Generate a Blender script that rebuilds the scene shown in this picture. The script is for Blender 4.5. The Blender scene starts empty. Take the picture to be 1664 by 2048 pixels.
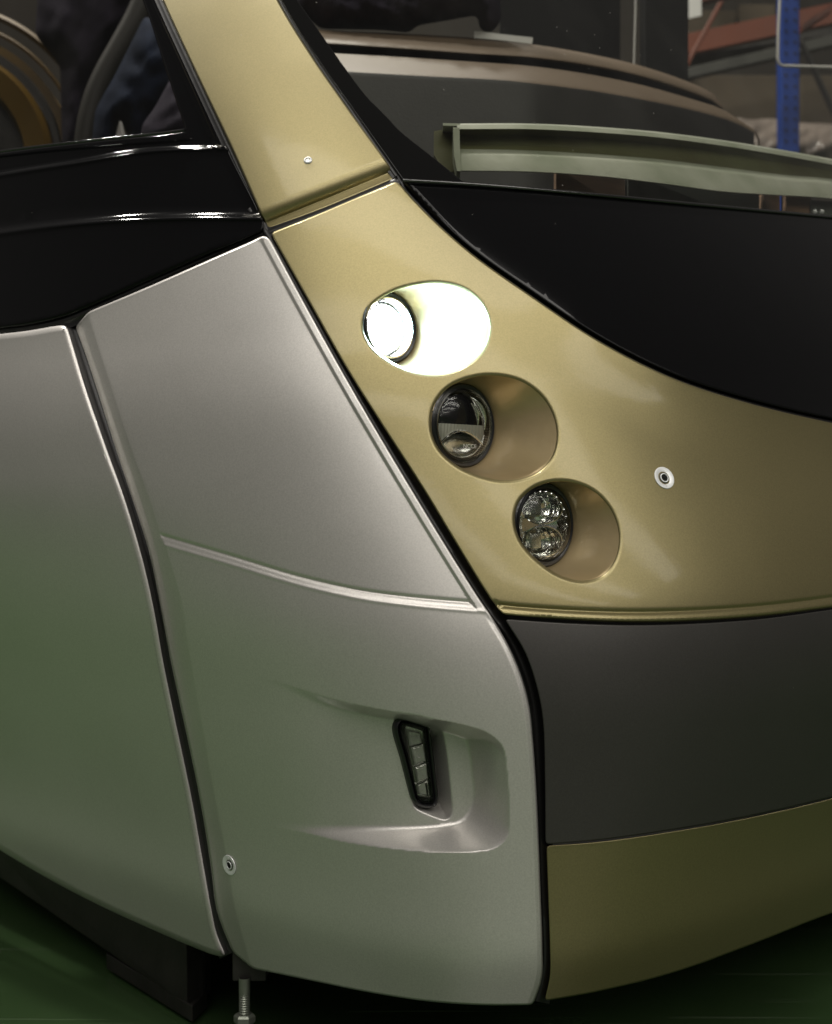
import bpy, bmesh, math, random
import numpy as np
from mathutils import Vector, Matrix
from mathutils.geometry import delaunay_2d_cdt
random.seed(7)
rng = np.random.default_rng(7)
SC = bpy.context.scene
COL = SC.collection

# ------------------------------------------------------------------ camera
H = 0.74                      # camera height above the hall floor
FP, CX, CY = 2667.0, 832.0, 1024.0   # focal length / centre in photograph pixels
cam_d = bpy.data.cameras.new("camera")
cam = bpy.data.objects.new("camera", cam_d)
COL.objects.link(cam)
cam.location = (0, 0, H)
cam.rotation_euler = (math.radians(90), 0, 0)
cam_d.sensor_fit = 'VERTICAL'
cam_d.sensor_height = 36.0
cam_d.lens = 36.0 * FP / 2048.0
cam_d.clip_end = 100
cam_d.clip_start = 0.05
cam_d.dof.use_dof = True
cam_d.dof.focus_distance = 1.58
cam_d.dof.aperture_fstop = 6.0
SC.camera = cam

# ------------------------------------------------------------------ hall light
w = bpy.data.worlds.new("World")
SC.world = w
w.use_nodes = True
bg = w.node_tree.nodes["Background"]
bg.inputs[0].default_value = (1.0, 0.95, 0.88, 1)
bg.inputs[1].default_value = 0.10
SC.view_settings.view_transform = 'Standard'
SC.view_settings.look = 'None'
SC.view_settings.exposure = 0.0
SC.view_settings.gamma = 1.0

def area(name, loc, target, sx, sy, power, col=(1, .955, .88)):
    l = bpy.data.lights.new(name, 'AREA')
    l.shape = 'RECTANGLE'
    l.size, l.size_y = sx, sy
    l.energy = power
    l.color = col
    o = bpy.data.objects.new(name, l)
    COL.objects.link(o)
    o.location = loc
    d = Vector(target) - Vector(loc)
    o.rotation_euler = d.to_track_quat('-Z', 'Y').to_euler()
    return o
for lx, ly in ((-.7, 3.0), (-2.6, 3.6), (-1.2, 4.4), (-4.2, 3.8), (-.2, 5.0)):
    area("ceiling_lamp", (lx, ly, 6.5), (lx, ly, 0), 0.3, 0.3, 190)
for ly in (-1.2, -3.4, -6.4, -9.6):                     # wide soft fills added over the hall in front to even the paint
    near = ly > -2
    area("added_strip_fill", (1.2 if near else 4.2, ly, 6.5), (1.2 if near else 4.2, ly, 0), 8.0 if near else 16.0, 1.1, 185 if near else 350)

# ------------------------------------------------------------------ materials
def mat(name, base, rough=0.5, metal=0.0, coat=0.0, coat_r=0.08, spec=0.5, flake=0.0,
        var=0.0, vscale=6.0, emis=None, bump=0.0, bscale=80.0, stretch=(1, 1, 1), var2=None):
    m = bpy.data.materials.new(name)
    m.use_nodes = True
    nt = m.node_tree
    N = nt.nodes
    b = N["Principled BSDF"]
    b.inputs["Base Color"].default_value = (*base, 1)
    b.inputs["Roughness"].default_value = rough
    b.inputs["Metallic"].default_value = metal
    b.inputs["Coat Weight"].default_value = coat
    b.inputs["Coat Roughness"].default_value = coat_r
    b.inputs["Specular IOR Level"].default_value = spec
    tc = N.new("ShaderNodeTexCoord")
    mp = N.new("ShaderNodeMapping")
    mp.inputs["Scale"].default_value = stretch
    nt.links.new(tc.outputs["Object"], mp.inputs[0])
    if var > 0:
        n = N.new("ShaderNodeTexNoise")
        n.inputs["Scale"].default_value = vscale
        n.inputs["Detail"].default_value = 6
        nt.links.new(mp.outputs[0], n.inputs["Vector"])
        r = N.new("ShaderNodeValToRGB")
        r.color_ramp.elements[0].position = 0.3
        r.color_ramp.elements[1].position = 0.7
        c0 = var2 if var2 else tuple(x * (1 - var) for x in base)
        r.color_ramp.elements[0].color = (*c0, 1)
        r.color_ramp.elements[1].color = (*[min(1, x * (1 + var * (0 if var2 else 1))) for x in base], 1)
        nt.links.new(n.outputs["Fac"], r.inputs[0])
        nt.links.new(r.outputs[0], b.inputs["Base Color"])
        rr = N.new("ShaderNodeMapRange")
        rr.inputs["To Min"].default_value = max(0, rough - 0.06)
        rr.inputs["To Max"].default_value = rough + 0.06
        nt.links.new(n.outputs["Fac"], rr.inputs["Value"])
        nt.links.new(rr.outputs[0], b.inputs["Roughness"])
    if flake > 0 or bump > 0:
        n2 = N.new("ShaderNodeTexNoise")
        n2.inputs["Scale"].default_value = 700.0 if flake > 0 else bscale
        n2.inputs["Detail"].default_value = 1 if flake > 0 else 5
        nt.links.new(mp.outputs[0], n2.inputs["Vector"])
        bp = N.new("ShaderNodeBump")
        bp.inputs["Strength"].default_value = flake if flake > 0 else bump
        bp.inputs["Distance"].default_value = 0.0006 if flake > 0 else 0.003
        nt.links.new(n2.outputs["Fac"], bp.inputs["Height"])
        nt.links.new(bp.outputs[0], b.inputs["Normal"])
        if flake > 0:                       # slight waviness of the skin and orange peel in the clear coat
            n3 = N.new("ShaderNodeTexNoise")
            n3.inputs["Scale"].default_value = 5.0
            n3.inputs["Detail"].default_value = 2
            nt.links.new(mp.outputs[0], n3.inputs["Vector"])
            b3 = N.new("ShaderNodeBump")
            b3.inputs["Strength"].default_value = .35
            b3.inputs["Distance"].default_value = .004
            nt.links.new(n3.outputs["Fac"], b3.inputs["Height"])
            nt.links.new(b3.outputs[0], bp.inputs["Normal"])
            n4 = N.new("ShaderNodeTexNoise")
            n4.inputs["Scale"].default_value = 160.0
            nt.links.new(mp.outputs[0], n4.inputs["Vector"])
            b4 = N.new("ShaderNodeBump")
            b4.inputs["Strength"].default_value = .12
            b4.inputs["Distance"].default_value = .0006
            nt.links.new(n4.outputs["Fac"], b4.inputs["Height"])
            nt.links.new(b3.outputs[0], b4.inputs["Normal"])
            nt.links.new(b4.outputs[0], b.inputs["Coat Normal"])
            # settled dust specks and flake grain in the colour
            v = N.new("ShaderNodeTexVoronoi")
            v.inputs["Scale"].default_value = 55.0
            nt.links.new(mp.outputs[0], v.inputs["Vector"])
            lt = N.new("ShaderNodeMath")
            lt.operation = 'LESS_THAN'
            lt.inputs[1].default_value = .026
            nt.links.new(v.outputs["Distance"], lt.inputs[0])
            sx = N.new("ShaderNodeSeparateColor")
            nt.links.new(v.outputs["Color"], sx.inputs[0])
            gt = N.new("ShaderNodeMath")
            gt.operation = 'GREATER_THAN'
            gt.inputs[1].default_value = .86
            nt.links.new(sx.outputs[0], gt.inputs[0])
            an = N.new("ShaderNodeMath")
            an.operation = 'MULTIPLY'
            nt.links.new(lt.outputs[0], an.inputs[0])
            nt.links.new(gt.outputs[0], an.inputs[1])
            mx = N.new("ShaderNodeMixRGB")
            mx.inputs[2].default_value = (.34, .33, .30, 1)
            prev = b.inputs["Base Color"].links[0].from_socket if b.inputs["Base Color"].links else None
            n5 = N.new("ShaderNodeTexNoise")
            n5.inputs["Scale"].default_value = 520.0
            n5.inputs["Detail"].default_value = 2
            nt.links.new(mp.outputs[0], n5.inputs["Vector"])
            mr = N.new("ShaderNodeMapRange")
            mr.inputs["From Min"].default_value = .3
            mr.inputs["From Max"].default_value = .7
            mr.inputs["To Min"].default_value = .92
            mr.inputs["To Max"].default_value = 1.08
            nt.links.new(n5.outputs["Fac"], mr.inputs["Value"])
            ml = N.new("ShaderNodeMixRGB")
            ml.blend_type = 'MULTIPLY'
            ml.inputs[0].default_value = 1.0
            if prev: nt.links.new(prev, ml.inputs[1])
            else: ml.inputs[1].default_value = (*base, 1)
            nt.links.new(mr.outputs[0], ml.inputs[2])
            nt.links.new(ml.outputs[0], mx.inputs[1])
            nt.links.new(an.outputs[0], mx.inputs[0])
            nt.links.new(mx.outputs[0], b.inputs["Base Color"])
    if emis:
        b.inputs["Emission Color"].default_value = (*emis[0], 1)
        b.inputs["Emission Strength"].default_value = emis[1]
    return m

def glass(name, tint, refl=1.0, rough=0.0, dust=0.0):
    m = bpy.data.materials.new(name)
    m.use_nodes = True
    nt = m.node_tree
    N = nt.nodes
    N.remove(N["Principled BSDF"])
    t = N.new("ShaderNodeBsdfTransparent")
    t.inputs[0].default_value = (*tint, 1)
    g = N.new("ShaderNodeBsdfGlossy")
    g.inputs["Roughness"].default_value = rough
    f = N.new("ShaderNodeFresnel")
    f.inputs[0].default_value = 1.45
    mu = N.new("ShaderNodeMath")
    mu.operation = 'MULTIPLY'
    mu.inputs[1].default_value = refl
    mx = N.new("ShaderNodeMixShader")
    nt.links.new(f.outputs[0], mu.inputs[0])
    nt.links.new(mu.outputs[0], mx.inputs[0])
    nt.links.new(t.outputs[0], mx.inputs[1])
    nt.links.new(g.outputs[0], mx.inputs[2])
    out = mx
    if dust > 0:                            # wiped smears and settled specks on the pane
        tc = N.new("ShaderNodeTexCoord")
        mp = N.new("ShaderNodeMapping")
        mp.inputs["Rotation"].default_value = (0, .35, 0)
        mp.inputs["Scale"].default_value = (9, 9, 1.4)
        nt.links.new(tc.outputs["Object"], mp.inputs[0])
        n = N.new("ShaderNodeTexNoise")
        n.inputs["Scale"].default_value = 1.6
        n.inputs["Detail"].default_value = 7
        nt.links.new(mp.outputs[0], n.inputs["Vector"])
        mr = N.new("ShaderNodeMapRange")
        mr.inputs["From Min"].default_value = .42
        mr.inputs["From Max"].default_value = .75
        mr.inputs["To Min"].default_value = dust * .2
        mr.inputs["To Max"].default_value = dust * 2.2
        nt.links.new(n.outputs["Fac"], mr.inputs["Value"])
        v = N.new("ShaderNodeTexVoronoi")
        v.inputs["Scale"].default_value = 34.0
        nt.links.new(tc.outputs["Object"], v.inputs["Vector"])
        lt = N.new("ShaderNodeMath")
        lt.operation = 'LESS_THAN'
        lt.inputs[1].default_value = .035
        nt.links.new(v.outputs["Distance"], lt.inputs[0])
        m5 = N.new("ShaderNodeMath")
        m5.operation = 'MULTIPLY_ADD'
        m5.inputs[1].default_value = .25
        nt.links.new(lt.outputs[0], m5.inputs[0])
        nt.links.new(mr.outputs[0], m5.inputs[2])
        df = N.new("ShaderNodeBsdfDiffuse")
        df.inputs[0].default_value = (.6, .58, .54, 1)
        m6 = N.new("ShaderNodeMixShader")
        nt.links.new(m5.outputs[0], m6.inputs[0])
        nt.links.new(mx.outputs[0], m6.inputs[1])
        nt.links.new(df.outputs[0], m6.inputs[2])
        out = m6
    nt.links.new(out.outputs[0], N["Material Output"].inputs[0])
    return m

M = {}
M['silver'] = mat('silver_paint', (.58, .56, .535), .40, .68, .3, .07, flake=.03, var=.03, vscale=3)
M['gold'] = mat('champagne_paint', (.255, .218, .108), .40, .82, .22, .07, flake=.045, var=.03, vscale=3)
M['bowl'] = mat('champagne_gloss', (.45, .35, .195), .36, .55, .6, .06, bump=.22, bscale=40, var=.08, vscale=20)
M['anthracite'] = mat('anthracite_satin', (.053, .050, .047), .42, .5, flake=.10, var=.05, vscale=5)
M['black'] = mat('black_gloss', (.004, .004, .0045), .07, 0, spec=.16, flake=.012)
M['frit'] = mat('black_glass_frit', (.004, .004, .004), .05, spec=.35, bump=.015, bscale=9)
M['rubber'] = mat('black_rubber', (.007, .0065, .007), .42, bump=.1, bscale=60)
M['trim'] = mat('black_plastic', (.008, .008, .009), .3, coat=.2)
M['chrome'] = mat('chrome', (.90, .90, .88), .06, 1.0, bump=.12, bscale=150)
M['ledge'] = mat('lamp_ledge', (.50, .48, .42), .35, .3)
M['chrome_dull'] = mat('dull_chrome', (.5, .5, .47), .22, 1.0, bump=.2, bscale=120)
M['zinc'] = mat('zinc_steel', (.80, .81, .82), .36, .35, bump=.08, bscale=200)
M['led'] = mat('lit_lens', (.9, .95, 1), .2, emis=((.93, .97, 1.0), 6))
M['glass'] = glass('windshield_glass', (.64, .65, .62), .8, dust=.0035)
M['sideglass'] = glass('side_glass', (.40, .40, .39), .6, dust=.003)
M['lens'] = glass('lens_plastic', (.95, .96, .94), 1.0, rough=.14)
M['dash'] = mat('dashboard_plastic', (.115, .083, .056), .5, 0, spec=.2, bump=.15, bscale=300, var=.06, vscale=5)
M['face'] = mat('grey_shaded_plastic', (.034, .032, .031), .45, bump=.15, bscale=300)  # grey of the dashboard front, with its shade put into the colour
M['fibre'] = mat('raw_glassfibre', (.52, .53, .44), .42, coat=.15, var=.25, vscale=9, var2=(.30, .33, .24), bump=.5, bscale=25)
M['resin'] = mat('resin_glassfibre', (.13, .14, .06), .40, coat=.2, var=.3, vscale=8, var2=(.08, .07, .03), bump=.5, bscale=22)
M['dark'] = mat('dark_inner', (.010, .010, .010), .6, spec=.15)
M['board'] = mat('plywood', (.22, .13, .075), .6, var=.25, vscale=12, stretch=(1, 1, 8))
M['greyboard'] = mat('grey_board', (.075, .085, .07), .5, var=.1)
M['steel'] = mat('dark_steel', (.032, .030, .027), .48, .5, var=.35, vscale=14, bump=.2, bscale=50)
M['floor'] = None
M['wall'] = mat('hall_wall', (.018, .014, .009), .8, var=.3, vscale=.8)
M['card'] = mat('cardboard', (.050, .036, .020), .8, var=.15, vscale=4)
M['blue'] = mat('blue_steel', (.008, .035, .19), .5, spec=.2)
M['orange'] = mat('orange_steel', (.105, .022, .005), .45, var=.1)
M['grey'] = mat('galvanised', (.05, .05, .043), .5, .4)
M['wrap'] = mat('plastic_wrap', (.17, .14, .12), .3, bump=.8, bscale=12, var=.3, vscale=5)
M['white'] = mat('white_paper', (.78, .77, .74), .7)
M['wire'] = mat('white_coated_wire', (.6, .58, .55), .3)
M['navy'] = mat('navy_cloth', (.034, .029, .042), .9, spec=.1, bump=.6, bscale=400, var=.2, vscale=9)
M['denim'] = mat('denim_cloth', (.012, .018, .035), .9, spec=.1, bump=.4, bscale=300, var=.3, vscale=14)
M['yellow'] = mat('yellow_paint', (.17, .095, .009), .45, var=.2, vscale=5)
M['hose'] = mat('grey_rubber', (.055, .052, .046), .5)
M['rust'] = mat('rusty_steel', (.075, .045, .03), .6, .3, var=.4, vscale=10)

def floor_mat():
    m = mat('green_floor', (.034, .066, .024), .26, 0, spec=.5, var=.35, vscale=1.5)
    nt = m.node_tree
    N = nt.nodes
    b = N["Principled BSDF"]
    tc = N.new("ShaderNodeTexCoord")
    src = b.inputs["Base Color"].links[0].from_socket
    prev = src
    for ang, sc_, st in ((.5, 1.3, 30.0), (-.9, 1.9, 40.0), (.1, 2.6, 50.0)):
        mp = N.new("ShaderNodeMapping")
        mp.inputs["Rotation"].default_value = (0, 0, ang)
        mp.inputs["Scale"].default_value = (sc_, sc_ * st, 1)
        nt.links.new(tc.outputs["Object"], mp.inputs[0])
        n = N.new("ShaderNodeTexNoise")
        n.inputs["Scale"].default_value = 1.0
        n.inputs["Detail"].default_value = 2
        nt.links.new(mp.outputs[0], n.inputs["Vector"])
        r = N.new("ShaderNodeValToRGB")
        r.color_ramp.elements[0].position = .66
        r.color_ramp.elements[0].color = (0, 0, 0, 1)
        r.color_ramp.elements[1].position = .80
        r.color_ramp.elements[1].color = (.6, .6, .6, 1)
        nt.links.new(n.outputs["Fac"], r.inputs[0])
        mx = N.new("ShaderNodeMixRGB")
        mx.inputs[2].default_value = (.13, .16, .11, 1)
        nt.links.new(r.outputs[0], mx.inputs[0])
        nt.links.new(prev, mx.inputs[1])
        prev = mx.outputs[0]
    nt.links.new(prev, b.inputs["Base Color"])
    return m
M['floor'] = floor_mat()

# ------------------------------------------------------------------ object helpers
def tag(o, label=None, cat=None, group=None, kind=None):
    if label: o['label'] = label
    if cat: o['category'] = cat
    if group: o['group'] = group
    if kind: o['kind'] = kind
    return o
def empty(name, loc, label, cat, group=None):
    o = bpy.data.objects.new(name, None)
    COL.objects.link(o)
    o.location = loc
    o.empty_display_size = .1
    return tag(o, label, cat, group)
def link(name, me, m, parent=None):
    o = bpy.data.objects.new(name, me)
    COL.objects.link(o)
    if m is not None: me.materials.append(m)
    if parent is not None:
        o.parent = parent
        o.matrix_parent_inverse = Matrix.Translation(-world_loc(parent))
    return o
def world_loc(o):
    v = Vector((0, 0, 0))
    if o.parent is None: return Vector(o.location)
    return v          # parts are built in world coordinates and sit at the origin
def build(name, V, Fc, m, parent=None, normals=None, sharp=None, smooth=True):
    me = bpy.data.meshes.new(name)
    me.from_pydata([tuple(map(float, p)) for p in V], [], [tuple(int(i) for i in f) for f in Fc])
    me.update()
    if smooth:
        me.polygons.foreach_set("use_smooth", [True] * len(me.polygons))
    if normals is not None:
        me.normals_split_custom_set_from_vertices([tuple(map(float, n)) for n in normals])
    elif sharp is not None and smooth:
        me.set_sharp_from_angle(angle=math.radians(sharp))
    return link(name, me, m, parent)
def fix_normals(o):
    bm = bmesh.new()
    bm.from_mesh(o.data)
    bmesh.ops.recalc_face_normals(bm, faces=bm.faces)
    bm.to_mesh(o.data)
    bm.free()
def bevel(o, width, seg=2):
    b = o.modifiers.new("bevel", 'BEVEL')
    b.width = width
    b.segments = seg
    b.limit_method = 'ANGLE'
    b.angle_limit = math.radians(40)
    return o

# ------------------------------------------------------------------ the body surface
# vertical profile: how far the skin stands back from the nearest point at each height
_zt = np.linspace(-1.2, 1.4, 1301)
_kz = [-1.2, -.525, -.507, -.48, -.24, -.17, -.10, .0, .10, .20, .36, .60, 1.4]
_kl = [-.42, -.42, -.25, -.035, -.02, .08, .24, .25, .26, .36, .46, .55, .60]
_lean = np.interp(_zt, _kz, _kl)
_ker = np.exp(-.5 * (np.arange(-30, 31) / 6.0) ** 2)
_ker /= _ker.sum()
_lean = np.convolve(np.pad(_lean, 30, mode='edge'), _ker, mode='valid')
_R = np.concatenate([[0], np.cumsum((_lean[1:] + _lean[:-1]) * .5 * (_zt[1] - _zt[0]))])
_R = _R - np.interp(-.35, _zt, _R) + 1.5
def _sm(x, a, b):
    t = np.clip((x - a) / (b - a), 0, 1)
    return t * t * (3 - 2 * t)
def base_y(x, zc):
    R = np.interp(zc, _zt, _R)
    wd = .20 + .32 * _sm(zc, -.5, .05)
    x0 = .105 - .115 * _sm(zc, -.25, .2) - .20 * _sm(zc, .15, .9)
    s = (x - x0) / wd
    return R + 1.1 * wd * (np.sqrt(1 + s * s) - 1)
def D0(u, v):
    u = np.asarray(u, float)
    v = np.asarray(v, float)
    a = (u - CX) / FP
    b = (CY - v) / FP
    d = np.full(np.broadcast(u, v).shape, 1.6)
    for _ in range(40):
        d = .5 * d + .5 * base_y(a * d, b * d)
    return d
def RP(u, v, d):
    u, v, d = np.broadcast_arrays(np.asarray(u, float), np.asarray(v, float), np.asarray(d, float))
    return np.stack([(u - CX) / FP * d, d, H + (CY - v) / FP * d], -1)
def SP(u, v, h=None, off=0.0):
    u = np.asarray(u, float)
    v = np.asarray(v, float)
    return RP(u, v, D0(u, v) + (h(u, v) if h else 0) + off)
def SN(u, v, h=None):
    e = .6
    du = SP(u + e, v, h) - SP(u - e, v, h)
    dv = SP(u, v + e, h) - SP(u, v - e, h)
    n = np.cross(du, dv)
    n /= np.linalg.norm(n, axis=-1, keepdims=True)
    r = RP(u, v, 1.0) - np.array([0, 0, H])
    s = np.sign((n * r).sum(-1, keepdims=True))
    return -n * s, du / np.linalg.norm(du, axis=-1, keepdims=True), dv / np.linalg.norm(dv, axis=-1, keepdims=True)

# ------------------------------------------------------------------ 2d curve helpers
def crom(pts, step=6.0, closed=False):
    P = np.array(pts, float)
    n = len(P)
    out = []
    rngs = range(n if closed else n - 1)
    for i in rngs:
        p1, p2 = P[i], P[(i + 1) % n]
        p0 = P[(i - 1) % n] if (closed or i > 0) else 2 * p1 - p2
        p3 = P[(i + 2) % n] if (closed or i + 2 < n) else 2 * p2 - p1
        L = np.linalg.norm(p2 - p1)
        k = max(1, int(round(L / step)))
        t0, t1 = 0.0, max(1e-6, np.linalg.norm(p1 - p0)) ** .5
        t2 = t1 + max(1e-6, L) ** .5
        t3 = t2 + max(1e-6, np.linalg.norm(p3 - p2)) ** .5
        for j in range(k):
            t = t1 + (t2 - t1) * j / k
            A1 = (t1 - t) / (t1 - t0) * p0 + (t - t0) / (t1 - t0) * p1
            A2 = (t2 - t) / (t2 - t1) * p1 + (t - t1) / (t2 - t1) * p2
            A3 = (t3 - t) / (t3 - t2) * p2 + (t - t2) / (t3 - t2) * p3
            B1 = (t2 - t) / (t2 - t0) * A1 + (t - t0) / (t2 - t0) * A2
            B2 = (t3 - t) / (t3 - t1) * A2 + (t - t1) / (t3 - t1) * A3
            out.append((t2 - t) / (t2 - t1) * B1 + (t - t1) / (t2 - t1) * B2)
    if not closed: out.append(P[-1])
    return np.array(out)
def loop(*sides, step=6.0, rnd=2):
    """closed outline from smooth sides that meet in corners"""
    pts = []
    for s in sides:
        c = crom(s, step)
        if len(pts) and np.linalg.norm(pts[-1] - c[0]) < 1.0: c = c[1:]
        pts.extend(c)
    P = np.array(pts)
    if np.linalg.norm(P[0] - P[-1]) < 1.0: P = P[:-1]
    P = resample(np.vstack([P, P[:1]]), step)[:-1]
    for _ in range(rnd):
        P = .25 * np.roll(P, 1, 0) + .5 * P + .25 * np.roll(P, -1, 0)
    return P
def resample(P, step=None, n=None):
    seg = np.linalg.norm(np.diff(P, axis=0), axis=1)
    s = np.concatenate([[0], np.cumsum(seg)])
    if n is None: n = max(2, int(round(s[-1] / step)) + 1)
    t = np.linspace(0, s[-1], n)
    return np.stack([np.interp(t, s, P[:, k]) for k in range(P.shape[1])], -1)
def area2(P):
    x, y = P[:, 0], P[:, 1]
    return .5 * np.sum(x * np.roll(y, -1) - np.roll(x, -1) * y)
def inside(P, q):
    x, y = q[:, 0], q[:, 1]
    c = np.zeros(len(q), bool)
    for i in range(len(P)):
        x1, y1 = P[i]
        x2, y2 = P[i - 1]
        if y1 == y2: continue
        k = ((y1 > y) != (y2 > y)) & (x < (x2 - x1) * (y - y1) / (y2 - y1) + x1)
        c ^= k
    return c
def sdist(line, u, v, ext=True):
    """distance to an open polyline, signed: + on the left of its direction as seen in the picture (v down)"""
    L = np.asarray(line, float)
    u = np.asarray(u, float)
    v = np.asarray(v, float)
    best = np.full(u.shape, 1e9)
    sg = np.ones(u.shape)
    par = np.zeros(u.shape)
    n = len(L) - 1
    for i in range(n):
        a, b = L[i], L[i + 1]
        d = b - a
        l2 = d @ d
        t = ((u - a[0]) * d[0] + (v - a[1]) * d[1]) / l2
        tc = np.clip(t, -1e3 if (i == 0 and ext) else 0, 1e3 if (i == n - 1 and ext) else 1)
        px, py = u - a[0] - tc * d[0], v - a[1] - tc * d[1]
        dist = np.hypot(px, py)
        cr = d[0] * (v - a[1]) - d[1] * (u - a[0])
        k = dist < best - 1e-9
        best = np.where(k, dist, best)
        sg = np.where(k, np.where(cr < 0, 1, -1), sg)
    return best * sg
def outn(P):
    t = np.roll(P, -1, 0) - np.roll(P, 1, 0)
    t /= np.linalg.norm(t, axis=1, keepdims=True)
    n = np.stack([t[:, 1], -t[:, 0]], -1)
    return n if area2(P) > 0 else -n
def smin(a, b, k):
    hh = np.clip(.5 + .5 * (b - a) / k, 0, 1)
    return b * (1 - hh) + a * hh - k * hh * (1 - hh)
def spos(x, k):       # smooth max(0, x)
    return .5 * (x + np.sqrt(x * x + k * k))

# ------------------------------------------------------------------ a panel of the body
def panel(name, outline, m, parent, holes=(), h=None, off=0.0, r=4.0, hole_r=6.0, grid=13.0,
          lines=(), fine=(), depth=.016, hole_depth=.006):
    pts, edges, rings = [], [], []
    def add_ring(P, rr, hole):
        n2 = outn(P) * (-1 if hole else 1)
        inn = P - n2 * rr
        i0 = len(pts)
        pts.extend(inn)
        k = len(inn)
        edges.extend([(i0 + i, i0 + (i + 1) % k) for i in range(k)])
        rings.append((i0, k, n2, inn, rr, hole))
        return inn
    o_in = add_ring(outline, r, False)
    h_in = [add_ring(hp, hole_r, True) for hp in holes]
    lo, hi = o_in.min(0), o_in.max(0)
    gx, gy = np.meshgrid(np.arange(lo[0], hi[0], grid), np.arange(lo[1], hi[1], grid))
    q = [np.stack([gx.ravel() + .23 * grid * (np.arange(gx.size) % 3 - 1), gy.ravel()], -1)]
    for (a, b, c, d, st) in fine:
        fx, fy = np.meshgrid(np.arange(a, c, st), np.arange(b, d, st))
        q.append(np.stack([fx.ravel() + .31, fy.ravel() + .17], -1))
    gq = np.vstack(q)
    for line, offs, st in lines:
        if len(offs) > 2:
            sd = sdist(line, gq[:, 0], gq[:, 1], False)
            gq = gq[(sd < min(offs) - 5) | (sd > max(offs) + 5)]
    q = [gq]
    sq = []
    for line, offs, st in lines:
        L = resample(np.asarray(line, float), st)
        t = np.gradient(L, axis=0)
        t /= np.linalg.norm(t, axis=1, keepdims=True)
        n = np.stack([t[:, 1], -t[:, 0]], -1)
        for o_ in offs: sq.append(L + n * o_)
    q = np.vstack(q)
    k = inside(o_in, q)
    for hp in h_in: k &= ~inside(hp, q)
    q = q[k]
    key = np.round(q / 1.2).astype(int)
    _, ui = np.unique(key, axis=0, return_index=True)
    q = q[ui]
    if sq:
        z = np.vstack(sq)
        kk = inside(o_in, z)
        for hp in h_in: kk &= ~inside(hp, z)
        z = z[kk]
        if len(q):
            kq = np.ones(len(q), bool)
            for a0 in range(0, len(q), 3000):
                kq[a0:a0 + 3000] = ((q[a0:a0 + 3000, None, :] - z[None]) ** 2).sum(-1).min(1) > 1.6 ** 2
            q = q[kq]
        key = np.round(z / .5).astype(int)
        _, ui = np.unique(key, axis=0, return_index=True)
        q = np.vstack([q, z[ui]])
    bd = np.array(pts)
    keep = np.ones(len(q), bool)
    for s in range(0, len(q), 4000):
        dd = ((q[s:s + 4000, None, :] - bd[None]) ** 2).sum(-1).min(1)
        keep[s:s + 4000] = dd > 2.2 ** 2
    q = q[keep]
    allp = np.vstack([bd, q])
    res = delaunay_2d_cdt([Vector(p) for p in allp], edges, [], 0, 1e-5)
    vo = np.array([(p[0], p[1]) for p in res[0]])
    tri = np.array([f for f in res[2] if len(f) == 3])
    cen = vo[tri].mean(1)
    k = inside(o_in, cen)
    for hp in h_in: k &= ~inside(hp, cen)
    tri = tri[k]
    n0 = len(bd)
    assert len(vo) >= n0
    V = [SP(vo[:, 0], vo[:, 1], h, off)]
    Nn = [SN(vo[:, 0], vo[:, 1], h)[0]]
    Fc = [tuple(t) for t in tri]
    base = len(vo)
    for (i0, kk, n2, inn, rr, hole) in rings:
        nn, du, dv = SN(inn[:, 0], inn[:, 1], h)
        t3 = n2[:, :1] * du + n2[:, 1:] * dv
        t3 -= (t3 * nn).sum(-1, keepdims=True) * nn
        t3 /= np.linalg.norm(t3, axis=-1, keepdims=True)
        rm = rr * 1.6 / FP
        prev = list(range(i0, i0 + kk))
        steps = [(math.radians(a), 0) for a in (18, 36, 54, 72, 90)] + [(math.radians(90), hole_depth if hole else depth)]
        for ang, ex in steps:
            pp = inn + n2 * rr * math.sin(ang)
            d = D0(inn[:, 0], inn[:, 1]) + (h(inn[:, 0], inn[:, 1]) if h else 0) + off
            V.append(RP(pp[:, 0], pp[:, 1], d + rm * (1 - math.cos(ang)) + ex))
            Nn.append(nn * math.cos(ang) + t3 * math.sin(ang))
            cur = list(range(base, base + kk))
            base += kk
            for i in range(kk):
                j = (i + 1) % kk
                Fc.append((prev[i], prev[j], cur[j], cur[i]))
            prev = cur
    V = np.vstack(V)
    Nn = np.vstack(Nn)
    out = []
    for f in Fc:
        a, b, c = V[f[0]], V[f[1]], V[f[2]]
        g = np.cross(b - a, c - a)
        if g @ (Nn[f[0]] + Nn[f[1]] + Nn[f[2]]) < 0: f = f[::-1]
        out.append(f)
    return build(name, V, out, m, parent, Nn)

def ribbon(name, line, prof, m, parent, h=None, step=8.0):
    """a strip that follows a line on the body; prof = [(offset px, depth m)]"""
    L = resample(crom(line, 5), step)
    t = np.gradient(L, axis=0)
    t /= np.linalg.norm(t, axis=1, keepdims=True)
    n = np.stack([t[:, 1], -t[:, 0]], -1)
    V, Fc = [], []
    for o_, d_ in prof:
        p = L + n * o_
        V.append(RP(p[:, 0], p[:, 1], D0(p[:, 0], p[:, 1]) + (h(p[:, 0], p[:, 1]) if h else 0) + d_))
    k = len(L)
    for i in range(len(prof) - 1):
        for j in range(k - 1):
            Fc.append((i * k + j, (i + 1) * k + j, (i + 1) * k + j + 1, i * k + j + 1))
    o = build(name, np.vstack(V), Fc, m, parent, sharp=50)
    fix_cam(o)
    return o
def fix_cam(o):
    """turn a sheet's faces to the outside (towards the hall)"""
    bm = bmesh.new()
    bm.from_mesh(o.data)
    for f in bm.faces:
        c = f.calc_center_median()
        if f.normal.dot(c - Vector((0, 0, H))) > 0: f.normal_flip()
    bm.to_mesh(o.data)
    bm.free()

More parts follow.
